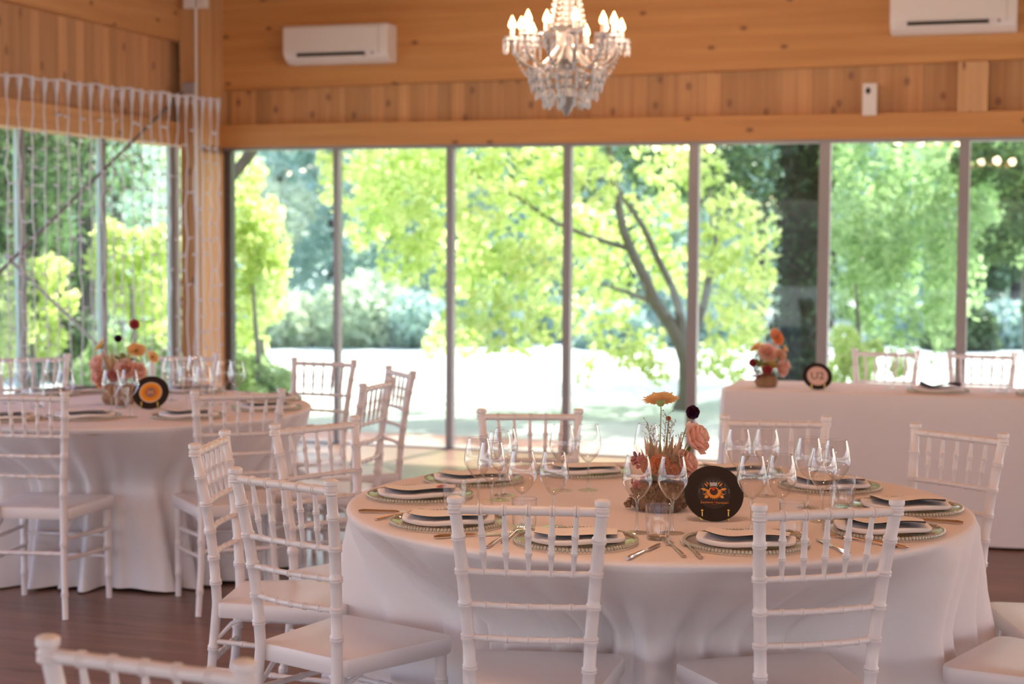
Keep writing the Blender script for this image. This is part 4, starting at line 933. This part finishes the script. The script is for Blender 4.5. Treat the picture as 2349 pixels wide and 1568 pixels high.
# dark hanging boughs left of the ivy trunk, willow curtain at right
def blobs_at(Y0, x0, lst, dy=.7): 
    o_ = []
    for (px, py, r_) in lst: p_ = at(px, py, Y=Y0); o_.append((p_.x-x0, R0.uniform(-dy, dy), p_.z-GZ, r_, r_, r_))
    return o_
x0 = at(1690, 500, Y=19.5).x
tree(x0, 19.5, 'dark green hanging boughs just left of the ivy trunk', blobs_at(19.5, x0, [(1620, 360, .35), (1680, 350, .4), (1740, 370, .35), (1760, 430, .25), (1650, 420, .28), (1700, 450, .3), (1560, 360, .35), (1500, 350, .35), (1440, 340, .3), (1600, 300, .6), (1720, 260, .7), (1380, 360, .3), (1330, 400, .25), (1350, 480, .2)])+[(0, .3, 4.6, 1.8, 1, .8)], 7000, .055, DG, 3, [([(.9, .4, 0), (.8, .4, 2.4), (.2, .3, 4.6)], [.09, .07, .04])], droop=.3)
x0 = at(2120, 500, Y=17).x; wl = []
for k in range(46):
    px, py = R0.uniform(1915, 2300), R0.uniform(300, 720)
    if px > 2180 and py > 640: py = 500
    p_ = at(px, py, Y=17); wl.append((p_.x-x0, R0.uniform(-.8, .8), p_.z-GZ, .20, .25, .38))
tree(x0, 17.0, 'mid green drooping willow-like tree right of the ivy trunk', wl+[(0, 0, 4.2, 2.0, 1.0, .9)], 12000, .055, MG, 4, [([(1.35, .4, 0), (1.2, .3, 2), (.4, 0, 4.2)], [.14, .12, .06])], droop=.25)
x0 = at(2300, 450, Y=15.5).x
tree(x0, 15.5, 'dark green leafy tree at the right photo edge outside', blobs_at(15.5, x0, [(2280, 360, .25), (2330, 400, .3), (2360, 500, .3), (2330, 560, .22), (2380, 620, .3), (2300, 330, .3), (2350, 700, .16), (2420, 450, .5)]), 3600, .05, leafmat('leaves_deep', (.05, .11, .04), (.20, .32, .12), .45), 5, [([(.75, .2, 0), (.6, .2, 2.5), (.3, 0, 4)], [.1, .08, .04])])
# low yellow-green shrubs before the ivy trunk and behind long-table chairs
for i, (px, py, Y0, lst, mt, n, lb) in enumerate([
    (1960, 820, 16.0, [(1930, 780, .16), (1960, 820, .18), (1990, 850, .16), (1920, 850, .14), (2060, 840, .10), (2010, 800, .10)], YG, 1300, 'low yellow-green shrub outside behind the long table chairs'),
    (590, 640, 15.5, [(550, 480, .25), (580, 520, .28), (610, 560, .26), (560, 600, .3), (620, 640, .22), (600, 700, .22), (560, 720, .28), (560, 400, .2), (550, 800, .25), (600, 490, .2), (560, 860, .22), (610, 620, .2)], YG, 4200, 'bright yellow-green shrub right of the corner column'),
    (580, 870, 14.6, [(545, 830, .16), (580, 860, .2), (620, 880, .18), (560, 910, .2), (600, 920, .16), (640, 900, .10), (660, 860, .08)], MG, 1700, 'low green bush at the foot of the corner window')]):
    x0 = at(px, py, Y=Y0).x; tree(x0, Y0, lb, [b for b in blobs_at(Y0, x0, lst, .3)], n, .045, mt, 30+i, [([(0, 0, 0), (.05, 0, .5), (.0, 0, 1.2)], [.03, .025, .012])], cat='shrub', group='shrubs outside the windows', name='garden_shrub')
# pale mounded shrubs at the far edge of the lawn
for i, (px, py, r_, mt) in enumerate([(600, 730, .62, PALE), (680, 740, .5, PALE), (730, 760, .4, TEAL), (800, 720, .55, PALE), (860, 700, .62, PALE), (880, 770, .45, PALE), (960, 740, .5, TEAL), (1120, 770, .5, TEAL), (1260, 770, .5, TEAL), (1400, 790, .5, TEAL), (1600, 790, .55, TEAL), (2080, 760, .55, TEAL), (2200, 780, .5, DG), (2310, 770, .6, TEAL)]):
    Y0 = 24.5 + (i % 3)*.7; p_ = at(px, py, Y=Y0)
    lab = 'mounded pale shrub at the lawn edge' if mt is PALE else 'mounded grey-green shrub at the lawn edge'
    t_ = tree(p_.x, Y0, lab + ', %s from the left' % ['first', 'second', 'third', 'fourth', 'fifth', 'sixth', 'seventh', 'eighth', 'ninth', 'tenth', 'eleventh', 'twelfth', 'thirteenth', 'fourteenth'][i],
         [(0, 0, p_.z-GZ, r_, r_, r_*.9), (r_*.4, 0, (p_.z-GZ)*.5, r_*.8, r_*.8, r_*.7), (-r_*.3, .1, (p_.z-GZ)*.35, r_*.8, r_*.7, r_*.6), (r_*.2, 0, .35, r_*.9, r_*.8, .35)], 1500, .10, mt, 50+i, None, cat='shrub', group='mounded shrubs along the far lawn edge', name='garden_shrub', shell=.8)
# far tree line
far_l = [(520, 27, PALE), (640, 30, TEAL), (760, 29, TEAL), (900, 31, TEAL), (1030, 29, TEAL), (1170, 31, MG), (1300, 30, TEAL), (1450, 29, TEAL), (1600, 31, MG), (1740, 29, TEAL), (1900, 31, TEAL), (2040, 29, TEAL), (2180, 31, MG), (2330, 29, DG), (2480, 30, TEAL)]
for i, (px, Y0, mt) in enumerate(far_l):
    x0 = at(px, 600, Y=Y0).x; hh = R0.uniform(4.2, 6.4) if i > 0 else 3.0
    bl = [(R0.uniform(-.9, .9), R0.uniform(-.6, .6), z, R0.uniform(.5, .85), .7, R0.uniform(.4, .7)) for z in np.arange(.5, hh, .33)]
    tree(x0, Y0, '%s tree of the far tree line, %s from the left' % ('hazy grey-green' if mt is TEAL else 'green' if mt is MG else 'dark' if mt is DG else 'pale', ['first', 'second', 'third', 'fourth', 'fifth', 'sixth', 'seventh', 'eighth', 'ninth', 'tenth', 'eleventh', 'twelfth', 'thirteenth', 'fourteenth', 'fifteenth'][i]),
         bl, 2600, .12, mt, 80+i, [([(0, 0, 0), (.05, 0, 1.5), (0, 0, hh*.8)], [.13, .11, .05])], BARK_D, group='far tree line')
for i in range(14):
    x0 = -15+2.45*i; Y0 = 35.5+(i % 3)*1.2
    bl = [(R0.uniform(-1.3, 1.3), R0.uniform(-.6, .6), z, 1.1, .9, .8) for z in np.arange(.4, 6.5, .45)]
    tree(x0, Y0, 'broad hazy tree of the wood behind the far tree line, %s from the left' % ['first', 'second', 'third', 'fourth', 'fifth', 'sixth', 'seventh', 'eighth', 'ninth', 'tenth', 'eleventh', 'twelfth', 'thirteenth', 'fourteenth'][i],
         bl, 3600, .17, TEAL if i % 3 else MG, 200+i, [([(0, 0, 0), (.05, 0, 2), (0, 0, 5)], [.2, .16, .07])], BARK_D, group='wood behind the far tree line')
# grove outside the left windows
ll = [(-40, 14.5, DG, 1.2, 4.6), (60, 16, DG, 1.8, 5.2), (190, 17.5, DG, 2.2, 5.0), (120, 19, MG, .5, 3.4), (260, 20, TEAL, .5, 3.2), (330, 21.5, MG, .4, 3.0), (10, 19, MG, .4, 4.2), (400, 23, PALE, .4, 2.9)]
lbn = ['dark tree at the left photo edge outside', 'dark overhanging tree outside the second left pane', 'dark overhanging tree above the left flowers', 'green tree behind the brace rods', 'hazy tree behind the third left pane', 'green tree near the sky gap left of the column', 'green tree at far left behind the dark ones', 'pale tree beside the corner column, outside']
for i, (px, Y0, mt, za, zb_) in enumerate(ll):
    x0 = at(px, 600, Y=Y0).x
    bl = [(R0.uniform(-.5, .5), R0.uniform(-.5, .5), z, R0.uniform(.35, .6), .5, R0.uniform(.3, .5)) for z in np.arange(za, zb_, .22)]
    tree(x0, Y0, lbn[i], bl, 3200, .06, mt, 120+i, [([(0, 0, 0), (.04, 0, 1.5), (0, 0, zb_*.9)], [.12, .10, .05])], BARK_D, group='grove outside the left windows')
for i, (px, py, Y0, lst, mt, n, lb) in enumerate([
    (60, 700, 14.5, [(20, 660, .2), (70, 640, .2), (110, 690, .2), (40, 740, .25), (90, 780, .2), (0, 800, .3), (130, 620, .15)], YG, 2400, 'yellow-green shrub outside the leftmost panes'),
    (300, 640, 15.5, [(250, 600, .2), (300, 570, .2), (340, 620, .22), (370, 560, .2), (280, 680, .22), (330, 720, .2), (370, 680, .2), (350, 780, .2), (250, 540, .16)], YG, 3000, 'yellow-green shrub outside left of the corner column'),
    (150, 760, 16, [(140, 700, .25), (170, 760, .25), (130, 820, .25), (190, 830, .25), (160, 640, .2)], DG, 1800, 'dark shrub outside behind the left flowers'),
    (300, 820, 14.5, [(260, 800, .18), (330, 830, .2), (380, 860, .18), (220, 850, .18), (300, 880, .2)], MG, 1700, 'low green shrub outside behind the red carnation')]):
    x0 = at(px, py, Y=Y0).x; tree(x0, Y0, lb, blobs_at(Y0, x0, lst, .3), n, .045, mt, 140+i, [([(0, 0, 0), (.05, 0, .5), (.0, 0, 1.2)], [.03, .025, .012])], cat='shrub', group='shrubs outside the windows', name='garden_shrub')
# leaning branch at the top of the first back pane
p0, p1 = at(528, 410, Y=15), at(590, 320, Y=15)
o = MB().tube([(0, 0, 0), tuple((p1-p0)*.5+Vector((.02, 0, 0))), tuple((p1-p0)*2)], [.05, .055, .07], 10).build('tree_branch', BARK); o.location = p0
tag(o, 'grey leaning tree branch at the top beside the corner column', 'branch')
